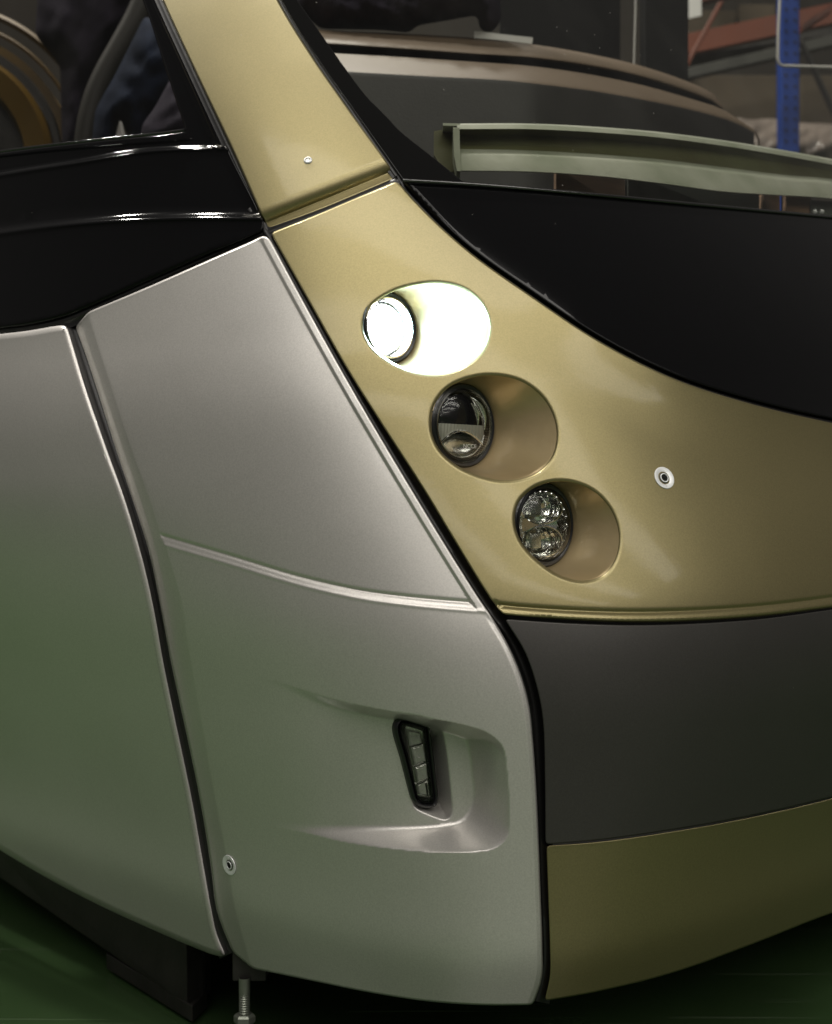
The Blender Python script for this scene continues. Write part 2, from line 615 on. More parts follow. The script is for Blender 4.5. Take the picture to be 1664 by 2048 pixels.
def lathe(name, prof, c, ax, m, parent, n=48, up=(0, 0, 1), sharp=35, sx=1.0):
    ax = Vector(ax).normalized()
    if abs(ax.z) > .99: up = (0, 1, 0)
    rt = Vector(up).cross(ax).normalized()
    uu = ax.cross(rt).normalized()
    V, Fc = [], []
    for (r, hh) in prof:
        for i in range(n):
            a = 2 * math.pi * i / n
            V.append(Vector(c) + ax * hh + rt * (r * sx * math.cos(a)) + uu * (r * math.sin(a)))
    k = len(prof)
    for i in range(k - 1):
        for j in range(n):
            Fc.append((i * n + j, i * n + (j + 1) % n, (i + 1) * n + (j + 1) % n, (i + 1) * n + j))
    if prof[-1][0] < 1e-6:
        pass
    o = build(name, V, Fc, m, parent, sharp=sharp)
    bm = bmesh.new()
    bm.from_mesh(o.data)
    bmesh.ops.remove_doubles(bm, verts=bm.verts, dist=1e-6)
    bmesh.ops.recalc_face_normals(bm, faces=bm.faces)
    bm.to_mesh(o.data)
    bm.free()
    o.data.set_sharp_from_angle(angle=math.radians(sharp))
    return o

def slab(name, pix, d, thick, m, parent=None, dfun=None, bev=0.0):
    """a plate: outline in picture pixels at its own distance d (or dfun(u,v)), thickness going away from the hall front"""
    P = np.array(pix, float)
    dd = dfun(P[:, 0], P[:, 1]) if dfun else np.full(len(P), d)
    A = RP(P[:, 0], P[:, 1], dd)
    B = A + np.array([0, thick, 0])
    k = len(P)
    Fc = [tuple(range(k)), tuple(range(2 * k - 1, k - 1, -1))]
    Fc += [(i, i + k, (i + 1) % k + k, (i + 1) % k) for i in range(k)]
    o = build(name, np.vstack([A, B]), Fc, m, parent, smooth=False)
    fix_normals(o)
    if bev: bevel(o, bev)
    return o
def box(name, c, s, m, parent=None, rz=0.0, bev=0.0):
    V = [(x * s[0] / 2, y * s[1] / 2, z * s[2] / 2) for x in (-1, 1) for y in (-1, 1) for z in (-1, 1)]
    R = Matrix.Rotation(rz, 3, 'Z')
    V = [R @ Vector(p) + Vector(c) for p in V]
    Fc = [(0, 1, 3, 2), (4, 6, 7, 5), (0, 4, 5, 1), (2, 3, 7, 6), (0, 2, 6, 4), (1, 5, 7, 3)]
    o = build(name, V, Fc, m, parent, smooth=False)
    fix_normals(o)
    if bev: bevel(o, bev)
    return o
def tube(name, pts, r, m, parent=None, n=10):
    P = [Vector(p) for p in pts]
    V, Fc = [], []
    a = None
    for i, p in enumerate(P):
        t = (P[min(i + 1, len(P) - 1)] - P[max(i - 1, 0)]).normalized()
        if a is None:
            a = t.cross(Vector((.13, .2, 1)) if abs(t.z) < .9 else Vector((1, .1, 0)))
        a = (a - t * a.dot(t)).normalized()
        b = t.cross(a)
        rr = r[i] if isinstance(r, (list, tuple)) else r
        for k in range(n):
            an = 2 * math.pi * k / n
            V.append(p + a * rr * math.cos(an) + b * rr * math.sin(an))
    for i in range(len(P) - 1):
        for k in range(n):
            Fc.append((i * n + k, i * n + (k + 1) % n, (i + 1) * n + (k + 1) % n, (i + 1) * n + k))
    Fc.append(tuple(range(n)))
    Fc.append(tuple(range((len(P) - 1) * n, len(P) * n)))
    o = build(name, V, Fc, m, parent, sharp=50)
    fix_normals(o)
    return o
def loft(name, rows, m, parent=None, sharp=30):
    """rows of equally many 3d points"""
    k = len(rows[0])
    V = np.vstack(rows)
    Fc = []
    for i in range(len(rows) - 1):
        for j in range(k - 1):
            Fc.append((i * k + j, i * k + j + 1, (i + 1) * k + j + 1, (i + 1) * k + j))
    o = build(name, V, Fc, m, parent, sharp=sharp)
    fix_cam(o)
    return o

# ================================================================== SETTING
def sheet(name, x0, x1, y0, y1, z, m, n=2):
    V = [(x0, y0, z), (x1, y0, z), (x1, y1, z), (x0, y1, z)]
    return build(name, V, [(0, 1, 2, 3)], m, smooth=False)
fl = sheet("floor", -14, 14, -14, 9.0, 0, M['floor'])
tag(fl, kind='structure')
hw = box("hall_wall", (0, 9.1, 3.5), (28, .2, 7), M['wall'])
tag(hw, kind='structure')

# ================================================================== THE TRAM
tram = empty("tram", (0.1, 1.9, 0), "silver and champagne gold tram cab corner with its top round headlight lit", "tram")

# ---- silver side panel (behind the left gap)
SIDE_R = [(133, 650), (149, 703), (171, 776), (214, 900), (250, 1000), (287, 1126), (308, 1220), (325, 1316), (342, 1400), (384, 1600), (407, 1730), (422, 1815), (434, 1870), (452, 1912)]
side_out = loop([(-420, 708), (0, 668), (60, 661), (112, 652), (133, 650)], SIDE_R,
                [(452, 1912), (440, 1913), (300, 1857), (150, 1786), (0, 1700), (-420, 1420)], [(-420, 1420), (-420, 708)])
panel("side_panel", side_out, M['silver'], tram, r=12, grid=22)
tram.children[-1]['label'] = "long silver side skirt left of the slanting door gap"

# ---- silver corner panel with the lamp scoop
CREASE = crom([(176, 618), (180, 640), (223, 776), (263, 900), (299, 1000), (330, 1105), (361, 1210), (380, 1316), (395, 1400), (431, 1600), (456, 1730), (470, 1815), (506, 1945)], 20)
CREASE2 = crom([(160, 630), (163, 645), (206, 776), (247, 900), (281, 1000), (313, 1105), (335, 1210), (351, 1300), (366, 1380)], 20)
RIDGE = crom([(300, 1086), (320, 1092), (450, 1130), (600, 1175), (720, 1202), (800, 1213), (880, 1221), (990, 1229)], 20)
RGAP = [(541, 480), (600, 590), (700, 770), (800, 940), (900, 1105), (960, 1200), (978, 1226), (1010, 1278), (1040, 1345), (1058, 1410), (1066, 1480), (1074, 1600), (1081, 1780), (1085, 1900), (1084, 1955), (1066, 2010)]
RG = crom(RGAP, 20)
SC_TOP = crom([(520, 1352), (560, 1364), (660, 1396), (760, 1418), (870, 1438), (930, 1450), (975, 1464), (1040, 1490)], 15)
SC_BOT = crom([(560, 1655), (620, 1668), (690, 1684), (780, 1697), (880, 1705), (960, 1703), (1050, 1694)], 15)
SC_RGT = crom([(985, 1420), (1008, 1480), (1018, 1560), (1022, 1640), (1022, 1760)], 15)
PK = loop([(792, 1432), (850, 1442), (885, 1458)], [(885, 1458), (893, 1500), (906, 1622)], [(906, 1622), (896, 1640), (870, 1634), (828, 1616)], [(828, 1616), (786, 1440)], step=4, rnd=6)
def h_corner(u, v):
    u = np.asarray(u, float); v = np.asarray(v, float)
    s = -sdist(CREASE, u, v)           # + left of the crease
    s = np.where(sdist(CREASE, u, v) > 0, 0, 0) + (-sdist(CREASE, u, v))
    left = spos(s, 2.0) * .00056
    s2 = -sdist(CREASE2, u, v)
    k2 = np.clip((1330 - v) / 150, 0, 1)
    left = left + (spos(s2, 1.5) * .00012 - .0007 * np.exp(-(s2 / 2.2) ** 2)) * k2
    # upper field lies a step deeper than the lower one
    t = sdist(RIDGE, u, v)
    rr = sdist(RG, u, v) * -1
    step = _sm(t, 1, 19)
    rgt = _sm(np.abs(rr), 13, 20)
    msk = _sm(-s, -1, 5)
    strip = _sm(t, -170, 20)
    up = .0026 * (step * rgt * msk + strip * (1 - msk)) + .0020 * np.exp(-((t - 21) / 4.0) ** 2) * rgt * msk
    up = up - .0007 * np.exp(-((t - 5) / 4.0) ** 2) * msk
    # fold along the right edge below the step
    fold = .00035 * spos(11 - np.abs(rr), 1.0) * _sm(-t, 0, 25)
    # scoop
    dt = -sdist(SC_TOP, u, v)
    db = sdist(SC_BOT, u, v)
    dr = sdist(SC_RGT, u, v) * 1.0
    flo = .000165 * spos(u - 610, 70)
    kt = .0006 + .0020 * _sm(u, 600, 900)
    kb = .00055 + .00045 * _sm(u, 650, 950)
    kr = .00068
    drr = -dr
    pb, pr_, pt = np.maximum(db, .5), np.maximum(drr, .5), np.maximum(dt, .5)
    hbr = (kb * pr_ + kr * pb) / (pb + pr_) * smin(db, drr, 60)
    htr = (kt * pr_ + kr * pt) / (pt + pr_) * smin(dt, drr, 40)
    sc = smin(flo, smin(hbr, htr, .004), .005)
    lip = .0018 + .0034 * _sm(v, 1590, 1680)
    sc = spos(sc, lip) - lip / 2
    sc = np.maximum(sc, 0) * _sm(u, 500, 680)
    far = (u < 500) | (u > 1060) | (v < 1320) | (v > 1760)
    sc = np.where(far, 0, sc)
    # pocket around the lamp
    ins = np.zeros(u.shape)
    near = (u > 770) & (u < 925) & (v > 1415) & (v < 1660)
    if near.any():
        uu, vv = u[near], v[near]
        L = np.vstack([PK, PK[:1]])
        d_ = np.full(uu.shape, 1e9)
        for i in range(len(L) - 1):
            a, b = L[i], L[i + 1]
            dd = b - a
            tt = np.clip(((uu - a[0]) * dd[0] + (vv - a[1]) * dd[1]) / (dd @ dd), 0, 1)
            d_ = np.minimum(d_, np.hypot(uu - a[0] - tt * dd[0], vv - a[1] - tt * dd[1]))
        q = np.stack([uu, vv], -1)
        sg = np.where(inside(PK, q), d_, -d_)
        x = np.zeros(u.shape)
        x[near] = smin(spos(sg, 2.0) * .0011, np.full(uu.shape, .030), .004)
        ins = x
    return left + up + fold + sc + ins
corner_out = loop([(176, 624), (300, 572), (420, 519), (500, 484), (531, 471), (541, 480)], RGAP,
                  [(1066, 2010), (960, 2010), (850, 2002), (740, 1985), (640, 1965), (505, 1937)],
                  [(505, 1937), (482, 1918), (466, 1905)],
                  [(466, 1905), (443, 1850), (432, 1815), (421, 1730), (400, 1600), (358, 1400), (340, 1316), (320, 1210), (298, 1105), (265, 1000), (232, 900), (193, 776), (169, 703), (150, 652)],
                  [(150, 652), (162, 641), (176, 624)])
PKL = np.vstack([PK, PK[:1]])
corner = panel("corner_panel", corner_out, M['silver'], tram, h=h_corner, r=4, grid=16,
      lines=[(CREASE, (-9, -6, -3, -1, 1, 3, 6), 14), (CREASE2, (-6, -4.5, -3, -1.5, 0, 1.5, 3, 4.5, 6), 14),
             (RIDGE, list(np.arange(-8, 40, 2.0)), 5), (RG, (-24, -22, -20, -18, -16, -14, -12, -10, -8), 6),
             (PKL, (-26, -22, -18, -14, -10, -7, -5, -3, -1.5, 0, 1.5, 3, 5), 5),
             ],
      fine=[(640, 1380, 1020, 1475, 2.0), (500, 1325, 1050, 1735, 3.1)])
corner['label'] = "silver corner skirt with a lamp scoop and a stepped ridge"

# ---- gold pillar panel
PIL_FOLD = crom([(500, 459), (530, 447), (632, 406), (700, 378), (779, 345), (820, 327)], 15)
def h_pillar(u, v):
    s = sdist(PIL_FOLD, u, v)           # + above the fold
    a = np.clip(1 - s / 34.0, 0, 1)
    up = .0150 * a ** 2
    return np.where(s > 0, up, .0150 - .00018 * np.minimum(-s, 30)) + 0
pil_out = loop([(190, -320), (322, -8), (392, 145), (470, 310), (535, 459)], [(535, 459), (639, 421), (700, 396), (792, 357)],
               [(792, 357), (783, 338), (700, 222), (620, 107), (555, 0), (400, -320)], [(400, -320), (190, -320)])
p = panel("pillar_panel", pil_out, M['gold'], tram, h=h_pillar, r=4, grid=18, lines=[(PIL_FOLD, list(np.arange(-16, 40, 2.5)), 10)])
p['label'] = "champagne gold windscreen pillar cover with one screw"

# ---- gold headlight panel
FL = crom([(950, 1202), (1000, 1211), (1150, 1222), (1300, 1225), (1500, 1215), (1664, 1196), (2100, 1130)], 20)
GE = crom([(792, 364), (880, 452), (950, 512), (1050, 583), (1200, 683), (1350, 758), (1500, 807), (1664, 846), (1850, 880), (2100, 915)], 25)
def h_gold(u, v):
    s = sdist(FL, u, v)
    g = .0030 * np.exp(-((s - 1) / 4.5) ** 2)
    f = .0012 - .00016 * np.clip(-s, 0, 14) + .0006 * spos(-s - 14, 1.0)
    e = np.clip(1 - np.maximum(-sdist(GE, u, v), 0) / 130.0, 0, 1)
    flare = -.013 * e ** 2 * _sm(u, 950, 1350)  # dark reflection put into the shape: edge curled out to face the floor
    return g + flare + np.where(s < 0, f, .0012 * np.exp(-np.clip(s, 0, 400) / 25.0))
HO = [
    crom([(726, 650), (741, 614), (785, 584), (835, 570), (880, 567), (930, 580), (965, 612), (978, 655), (965, 700), (930, 731), (880, 747), (825, 741), (775, 718), (740, 688)], 5, True),
    crom([(862, 852), (868, 812), (895, 777), (940, 757), (990, 752), (1045, 765), (1090, 802), (1112, 856), (1105, 910), (1072, 945), (1020, 960), (965, 953), (910, 928), (875, 893)], 5, True),
    crom([(1030, 1042), (1038, 1005), (1065, 978), (1100, 965), (1140, 965), (1185, 982), (1220, 1018), (1237, 1067), (1230, 1118), (1205, 1150), (1165, 1161), (1120, 1150), (1075, 1120), (1042, 1082)], 5, True)]
gold_out = loop([(541, 466), (639, 427), (700, 401), (794, 362)],
                [(794, 362), (830, 402), (880, 452), (950, 512), (1050, 583), (1200, 683), (1350, 758), (1500, 807), (1664, 846), (1850, 880), (2100, 915)],
                [(2100, 915), (2100, 1150)], [(2100, 1150), (1664, 1215), (1500, 1235), (1300, 1245), (1150, 1241), (1006, 1229)],
                [(1006, 1229), (985, 1203), (900, 1066), (850, 983), (700, 748), (620, 607), (541, 466)])
def grow(P, k): return P + outn(P) * k
gp = panel("headlight_panel", gold_out, M['gold'], tram, holes=HO, h=h_gold, r=3.5, hole_r=9.0, grid=16,
      lines=[(FL, list(np.arange(-18, 26, 2.5)), 12)], hole_depth=.003)
gp['label'] = "champagne gold front panel with three round headlight openings"

# ---- anthracite band and the gold valance below it
bump_out = loop([(1009, 1238), (1150, 1247), (1300, 1250), (1500, 1240), (1664, 1219), (2100, 1155)], [(2100, 1155), (2100, 1470)],
                [(2100, 1470), (1850, 1540), (1664, 1594), (1500, 1632), (1350, 1659), (1200, 1680), (1091, 1689)],
                [(1091, 1689), (1090, 1560), (1086, 1440), (1074, 1375), (1050, 1305), (1009, 1238)])
p = panel("bumper_panel", bump_out, M['anthracite'], tram, off=-.001, r=3, grid=18)
p['label'] = "matt anthracite bumper band"
val_out = loop([(1093, 1691), (1200, 1683), (1350, 1662), (1500, 1635), (1664, 1597), (1850, 1543), (2100, 1473)], [(2100, 1473), (2100, 1690)],
               [(2100, 1690), (1850, 1768), (1664, 1826), (1500, 1890), (1350, 1944), (1200, 1982), (1089, 2002)],
               [(1089, 2002), (1100, 1950), (1100, 1900), (1096, 1780), (1093, 1691)])
p = panel("valance_panel", val_out, M['gold'], tram, off=.003, r=3, grid=18)
p['label'] = "champagne gold valance under the anthracite band"

# ---- black gloss surround of the side window
A_L = crom([(-420, 375), (0, 306), (200, 281), (368, 262)], 20)
B_L = crom([(-420, 430), (0, 350), (150, 326), (300, 302), (436, 297)], 20)
C_L = crom([(-420, 545), (0, 466), (200, 443), (350, 436), (520, 436)], 20)
E_L = crom([(-420, 685), (0, 650), (130, 622), (300, 548), (440, 488), (530, 450)], 20)
D_L = crom([(170, -320), (301, 0), (360, 130), (437, 303)], 20)
def h_sur(u, v):
    b = sdist(B_L, u, v)
    c = sdist(C_L, u, v)
    e = sdist(E_L, u, v)
    d = sdist(D_L, u, v)
    k = _sm(v, 180, 250) if False else 1.0
    hb = .006 * _sm(b, -2, 9) - .0025 * np.exp(-((b + 1) / 4.5) ** 2)
    hc = .007 * _sm(c, -3, 16) - .003 * np.exp(-((c + 1) / 5.5) ** 2)
    he = .006 * _sm(-e, 0, 14) * _sm(-u, -490, -400)
    hd = -.004 * np.exp(-(d / 5.0) ** 2) * _sm(b, -5, 8)
    return hb * 1.0 + hc + he + hd
win_hole = loop([(-380, 366), (0, 304), (200, 280), (345, 265), (371, 260)], [(371, 260), (330, 135), (287, 5), (165, -280)], [(165, -280), (-380, -280)], [(-380, -280), (-380, 366)], rnd=2)
sur_out = loop([(182, -320), (316, -8), (386, 147), (463, 310), (529, 450), (526, 461)], [(526, 461), (440, 499), (300, 562), (180, 614), (130, 634), (60, 650), (0, 657), (-420, 697)],
               [(-420, 697), (-420, -320)], [(-420, -320), (182, -320)])
p = panel("window_surround", sur_out, M['black'], tram, holes=[win_hole], h=h_sur, off=.004, r=4, hole_r=5, grid=26,
      lines=[(B_L, list(np.arange(-12, 13, 2.0)), 14), (C_L, list(np.arange(-20, 15, 2.0)), 14), (E_L[:-4], list(np.arange(-18, 10, 3.0)), 16), (D_L, list(np.arange(-12, 13, 2.0)), 14)], hole_depth=.02)
p['label'] = "gloss black side window surround with long ribs"
sw = loop([(-400, 376), (0, 314), (200, 290), (375, 268)], [(375, 268), (290, 0), (170, -300)], [(170, -300), (-400, -300)], [(-400, -300), (-400, 376)], rnd=0)
panel("side_window", sw, M['sideglass'], tram, off=.020, r=1, grid=60, depth=.005)

# ---- windscreen
G_L = [(438, -320), (575, -30), (598, 5), (640, 65), (700, 150), (735, 195), (770, 230), (800, 262), (860, 310), (930, 366)]
ws = loop([(436, -320), (560, -20), (640, 105), (730, 235), (800, 330), (820, 366)], [(820, 366), (1000, 376), (1350, 408), (1664, 437), (2100, 478)], [(2100, 478), (2100, -320)], [(2100, -320), (436, -320)], rnd=0)
panel("windshield", ws, M['glass'], tram, off=.008, r=1, grid=50, depth=.006)
wb = loop([(412, -320), (562, -4), (627, 105), (707, 220), (790, 337), (806, 360)], [(806, 360), (850, 362), (932, 369)], G_L[::-1], [(438, -320), (412, -320)], rnd=0)
p = panel("windshield_border", wb, M['frit'], tram, off=.005, r=1.5, grid=30, depth=.002)
p['label'] = "black painted edge of the windscreen beside the gold pillar"
AP_I = crom([(815, 372), (850, 410), (900, 462), (975, 525), (1070, 590), (1215, 688), (1360, 760), (1510, 808), (1664, 842), (2100, 900)], 20)
def h_apron(u, v):
    s = sdist(AP_I, u, v)
    return .0035 * _sm(-s, -3, 5) + .002 * np.exp(-((s) / 3.0) ** 2)
ap = loop([(803, 362), (900, 367), (1000, 374), (1150, 387), (1350, 406), (1664, 435), (2100, 476)], [(2100, 476), (2100, 905)],
          [(2100, 905), (1850, 871), (1664, 838), (1500, 799), (1350, 750), (1200, 675), (1050, 575), (950, 504), (880, 444), (832, 394), (803, 362)])
p = panel("windshield_apron", ap, M['black'], tram, h=h_apron, off=-.001, r=5, grid=22, lines=[(AP_I, list(np.arange(-10, 11, 2.5)), 14)])
p['label'] = "gloss black band below the windscreen glass"

# ---- thin gloss beads added on the lower pane edges to catch lamp glints
def glint_line(name, pts, r, off, label):
    L = resample(crom(pts, 6), 7.0)
    o = tube(name, SP(L[:, 0], L[:, 1], None, off), r, M['beadgloss'], tram, 8)
    o['label'] = label
M['beadgloss'] = mat('glint_bead_gloss', (.006, .006, .006), .08, spec=.8, coat=.6, coat_r=.04, bump=.6, bscale=28)
glint_line("glint_bead", [(806, 361), (900, 366), (1000, 373), (1150, 386), (1350, 405), (1664, 434), (2100, 475)], .0026, -.0055, "thin gloss black bead added to catch glints along the bottom edge of the windscreen")
glint_line("glint_bead", [(-380, 364), (0, 303), (200, 279), (345, 264), (369, 260)], .0020, .002, "thin gloss black bead added to catch glints along the bottom edge of the side window")

# ---- rubber seals in the gaps
def bead(w, d0, hgt):
    return [(-w, d0), (-w * .55, d0), (-w * .42, d0 - hgt * .7), (-w * .2, d0 - hgt), (w * .05, d0 - hgt * .8), (w * .2, d0 - hgt * .2), (w * .5, d0 + .002), (w, d0 + .002)]
s1 = ribbon("rubber_seal", [(115, 596), (141, 655), (159, 705), (182, 776), (223, 900), (258, 1000), (292, 1115), (315, 1218), (333, 1316), (350, 1400), (392, 1600), (414, 1730), (427, 1815), (440, 1868), (459, 1908)], bead(22, .024, .006), M['rubber'], tram)
s1['label'] = "black rubber strip in the slanting gap between side and corner skirts"
s2 = ribbon("rubber_seal", [(500, 415), (541, 474), (610, 596), (700, 758), (800, 928), (900, 1092), (985, 1224), (1025, 1280), (1056, 1350), (1073, 1420), (1080, 1520), (1088, 1760), (1093, 1930), (1079, 2004)], bead(20, .015, .005), M['rubber'], tram)
s2['label'] = "black rubber strip in the long gap between corner skirt and gold panel"
s3 = ribbon("rubber_seal", [(540, 462), (480, 486), (300, 566), (180, 621), (120, 645), (0, 663), (-420, 703)], bead(16, .016, .004), M['rubber'], tram)
s3['label'] = "black rubber strip under the side window surround"
s4 = ribbon("rubber_seal", [(528, 466), (639, 424), (700, 398.5), (800, 356)], bead(10, .012, .001), M['rubber'], tram)
s4['label'] = "thin black joint across the gold pillar"
s5 = ribbon("rubber_seal", [(795, 345), (812, 375), (880, 447), (950, 509), (1050, 579), (1200, 679), (1350, 754), (1500, 803), (1664, 842), (2100, 910)], bead(12, .014, .004), M['rubber'], tram)
s5['label'] = "black rubber bead between gold panel and black band"
s6 = ribbon("rubber_seal", [(420, -320), (562, 0), (627, 107), (707, 222), (795, 350)], bead(12, .012, .003), M['rubber'], tram)
s6['label'] = "black rubber bead beside the windscreen pillar"
s7 = ribbon("rubber_seal", [(186, -320), (319, -8), (390, 147), (466, 310), (535, 460)], bead(12, .014, .002), M['rubber'], tram)
s7['label'] = "black rubber bead behind the gold pillar"

# ---- headlights
AX = Vector((math.sin(math.radians(40)), -math.cos(math.radians(40)), 0))
RT = Vector((math.cos(math.radians(40)), math.sin(math.radians(40)), 0))   # to the right in the picture
UP = Vector((0, 0, 1))
def lamp_centre(u, v, left_u, R, extra=.010):
    d = float(D0(left_u, v)) + extra + R * math.sin(math.radians(40))
    return Vector(RP(u, v, d)), d
LAMPS = [((777, 656), 727, 66, HO[0]), ((927, 851), 863, 83, HO[1]), ((1088, 1050), 1031, 82, HO[2])]
def recess(hole, c, R, k):
    n2 = outn(hole)
    P = hole + n2 * .6
    n = 72
    a3 = RP(P[:, 0], P[:, 1], D0(P[:, 0], P[:, 1]) + h_gold(P[:, 0], P[:, 1]) + 9 * 1.6 / FP)
    ang = np.array([math.atan2((Vector(q) - c).dot(UP), (Vector(q) - c).dot(RT)) for q in a3])
    o_ = np.argsort(ang)
    a3, ang = a3[o_], ang[o_]
    tt = np.linspace(-math.pi, math.pi, n, endpoint=False)
    ring = np.stack([np.interp(tt, ang, a3[:, i], period=2 * math.pi) for i in range(3)], -1)
    lam = np.array([c + RT * (R * math.cos(t)) + UP * (R * math.sin(t)) for t in tt])
    rows = []
    for f in (0, .12, .3, .5, .7, .85, .95, 1.0):
        g = f
        rows.append(ring * (1 - g) + lam * g)
    back = lam - np.array(AX) * .03
    rows.append(back)
    V = np.vstack(rows)
    Fc = []
    for i in range(len(rows) - 1):
        for j in range(n):
            Fc.append((i * n + j, i * n + (j + 1) % n, (i + 1) * n + (j + 1) % n, (i + 1) * n + j))
    o = build("lamp_recess", V, Fc, M['bowl'], gp, sharp=60)
    bm = bmesh.new(); bm.from_mesh(o.data)
    for f in bm.faces:
        if f.normal.dot(f.calc_center_median() - c) > 0: f.normal_flip()
    bm.to_mesh(o.data); bm.free()
    return o
def P3(c, x, y, z=0.0):           # lamp-local: right, up, out
    return c + RT * x + UP * y + AX * z
def dome(c, rx, ry, depth, m, parent, name, cx=0, cy=0, z0=0, n=40, k=8, sgn=1, half=None, sharp=60):
    V, Fc = [], []
    for i in range(k + 1):
        f = i / k * math.pi / 2
        for j in range(n):
            a = 2 * math.pi * j / n
            x, y = rx * math.cos(f) * math.cos(a), ry * math.cos(f) * math.sin(a)
            V.append(P3(c, cx + x, cy + y, z0 + sgn * depth * math.sin(f)))
    for i in range(k):
        for j in range(n):
            Fc.append((i * n + j, i * n + (j + 1) % n, (i + 1) * n + (j + 1) % n, (i + 1) * n + j))
    o = build(name, V, Fc, m, parent, smooth=sharp > 20, sharp=60)
    bm = bmesh.new(); bm.from_mesh(o.data)
    bmesh.ops.remove_doubles(bm, verts=bm.verts, dist=1e-7)
    for f in bm.faces:
        if f.normal.dot(AX) < 0: f.normal_flip()
    bm.to_mesh(o.data); bm.free()
    return o
def prism(c, poly, z0, z1, m, parent, name, bev=0.0):
    k = len(poly)
    V = [P3(c, x, y, z0) for x, y in poly] + [P3(c, x, y, z1) for x, y in poly]
    Fc = [tuple(range(k)), tuple(range(k, 2 * k))] + [(i, (i + 1) % k, (i + 1) % k + k, i + k) for i in range(k)]
    o = build(name, V, Fc, m, parent, smooth=False)
    fix_normals(o)
    if bev: bevel(o, bev)
    return o

# lit lamp (top)
(cu, cv), lu, rp, ho = LAMPS[0]
R1 = rp / FP * 1.60
c1, d1 = lamp_centre(cu, cv, lu, R1)
recess(ho, c1, R1 * 1.12, 0)
h1 = lathe("headlight", [(R1 * 1.14, -.03), (R1 * 1.12, .000), (R1 * 1.06, .003), (R1 * .99, .002), (R1 * .95, -.004), (R1 * .95, -.03)], c1, AX, M['trim'], tram)
h1['label'] = "lit round headlight, topmost of the three"
lathe("bezel", [(R1 * .97, -.004), (R1 * .95, .003), (R1 * .90, .004), (R1 * .87, .001), (R1 * .86, -.010)], c1, AX, M['chrome'], h1)
dome(c1, R1 * .86, R1 * .86, .010, M['lens'], h1, "lens", z0=.002)
lathe("reflector", [(R1 * .86, -.002), (R1 * .78, -.009), (R1 * .74, -.007), (R1 * .66, -.014), (R1 * .56, -.016)], c1, AX, M['chrome'], h1)
dome(c1, R1 * .62, R1 * .66, .008, M['led'], h1, "light_element", z0=-.014)
sp = bpy.data.lights.new("headlight_beam", 'SPOT')
sp.energy = 12
sp.color = (.50, .80, 1.0)
sp.spot_size = math.radians(165)
sp.spot_blend = .6
sp.shadow_soft_size = .02
so = bpy.data.objects.new("headlight_beam", sp)
COL.objects.link(so)
so.location = c1 + AX * .012
so.rotation_euler = AX.to_track_quat('-Z', 'Y').to_euler()

# projector lamp (middle)
(cu, cv), lu, rp, ho = LAMPS[1]
R2 = rp / FP * 1.60
c2, d2 = lamp_centre(cu, cv, lu, R2)
recess(ho, c2, R2 * 1.02, 0)
h2 = lathe("headlight", [(R2 * 1.03, -.03), (R2 * 1.02, .000), (R2 * .98, .002), (R2 * .90, .001), (R2 * .88, -.006), (R2 * .88, -.035)], c2, AX, M['trim'], tram)
h2['label'] = "unlit projector headlight with a dark upper lens, middle of the three"
V, Fc = [], []
nr = 84
for i in range(nr):                                    # ribbed inner ring
    a0, a1 = 2 * math.pi * i / nr, 2 * math.pi * (i + .5) / nr
    b = len(V)
    for a in (a0, a1):
        for (r_, z_) in ((R2 * .89, .0015), (R2 * .80, -.006)):
            V.append(P3(c2, r_ * math.cos(a), r_ * math.sin(a), z_ + (.0016 if a == a0 else 0)))
    Fc.append((b, b + 1, b + 3, b + 2))
    Fc.append((b + 2, b + 3, (b + 5) % (4 * nr), (b + 4) % (4 * nr)))
rib = build("ribbed_ring", V, Fc, M['trim'], h2, smooth=False)
bm = bmesh.new(); bm.from_mesh(rib.data)
for f in bm.faces:
    if f.normal.dot(AX) < 0: f.normal_flip()
bm.to_mesh(rib.data); bm.free()
lathe("bezel", [(R2 * .90, .0015), (R2 * .885, .004), (R2 * .87, .0025), (R2 * .86, .0)], c2, AX, M['chrome_dull'], h2)
dome(c2, R2 * .80, R2 * .80, .022, M['dark'], h2, "reflector", z0=-.012, sgn=-1)
# upper projector lens, mid ledge, lower arch
dome(c2, R2 * .56, R2 * .56, .007, M['frit'], h2, "projector_lens", cx=-R2 * .06, cy=R2 * .34, z0=-.016)
led = []
for i in range(29):
    x = -R2 * .74 + R2 * 1.48 * i / 28
    led.append(x)
V, Fc = [], []
for i, x in enumerate(led):
    zz = -.0035 + (.0012 if i % 2 else 0)
    arch = -R2 * .12 - R2 * .38 * (x / (R2 * .74)) ** 2
    V += [P3(c2, x, R2 * .03, zz - .008), P3(c2, x, R2 * .03, zz), P3(c2, x, min(arch, R2 * .0), zz - .001), P3(c2, x, min(arch, 0), zz - .012)]
for i in range(len(led) - 1):
    for k in range(3):
        Fc.append((i * 4 + k, i * 4 + k + 1, i * 4 + 5 + k, i * 4 + 4 + k))
lg = build("ribbed_ledge", V, Fc, M['ledge'], h2, smooth=False)
bm = bmesh.new(); bm.from_mesh(lg.data)
for f in bm.faces:
    if f.normal.dot(AX) < 0: f.normal_flip()
bm.to_mesh(lg.data); bm.free()
arc = [P3(c2, x, -R2 * .13 - R2 * .38 * (x / (R2 * .74)) ** 2, -.0035) for x in np.linspace(-R2 * .72, R2 * .72, 26)]
tube("arch_rim", arc, .0016, M['chrome'], h2, 8)
arc = [P3(c2, R2 * .78 * math.cos(a), R2 * .78 * math.sin(a), -.005) for a in np.linspace(-.1, 1.15, 20)]
tube("side_reflector", arc, [.001 + .0045 * math.sin(math.pi * i / 19) for i in range(20)], M['chrome'], h2, 8)
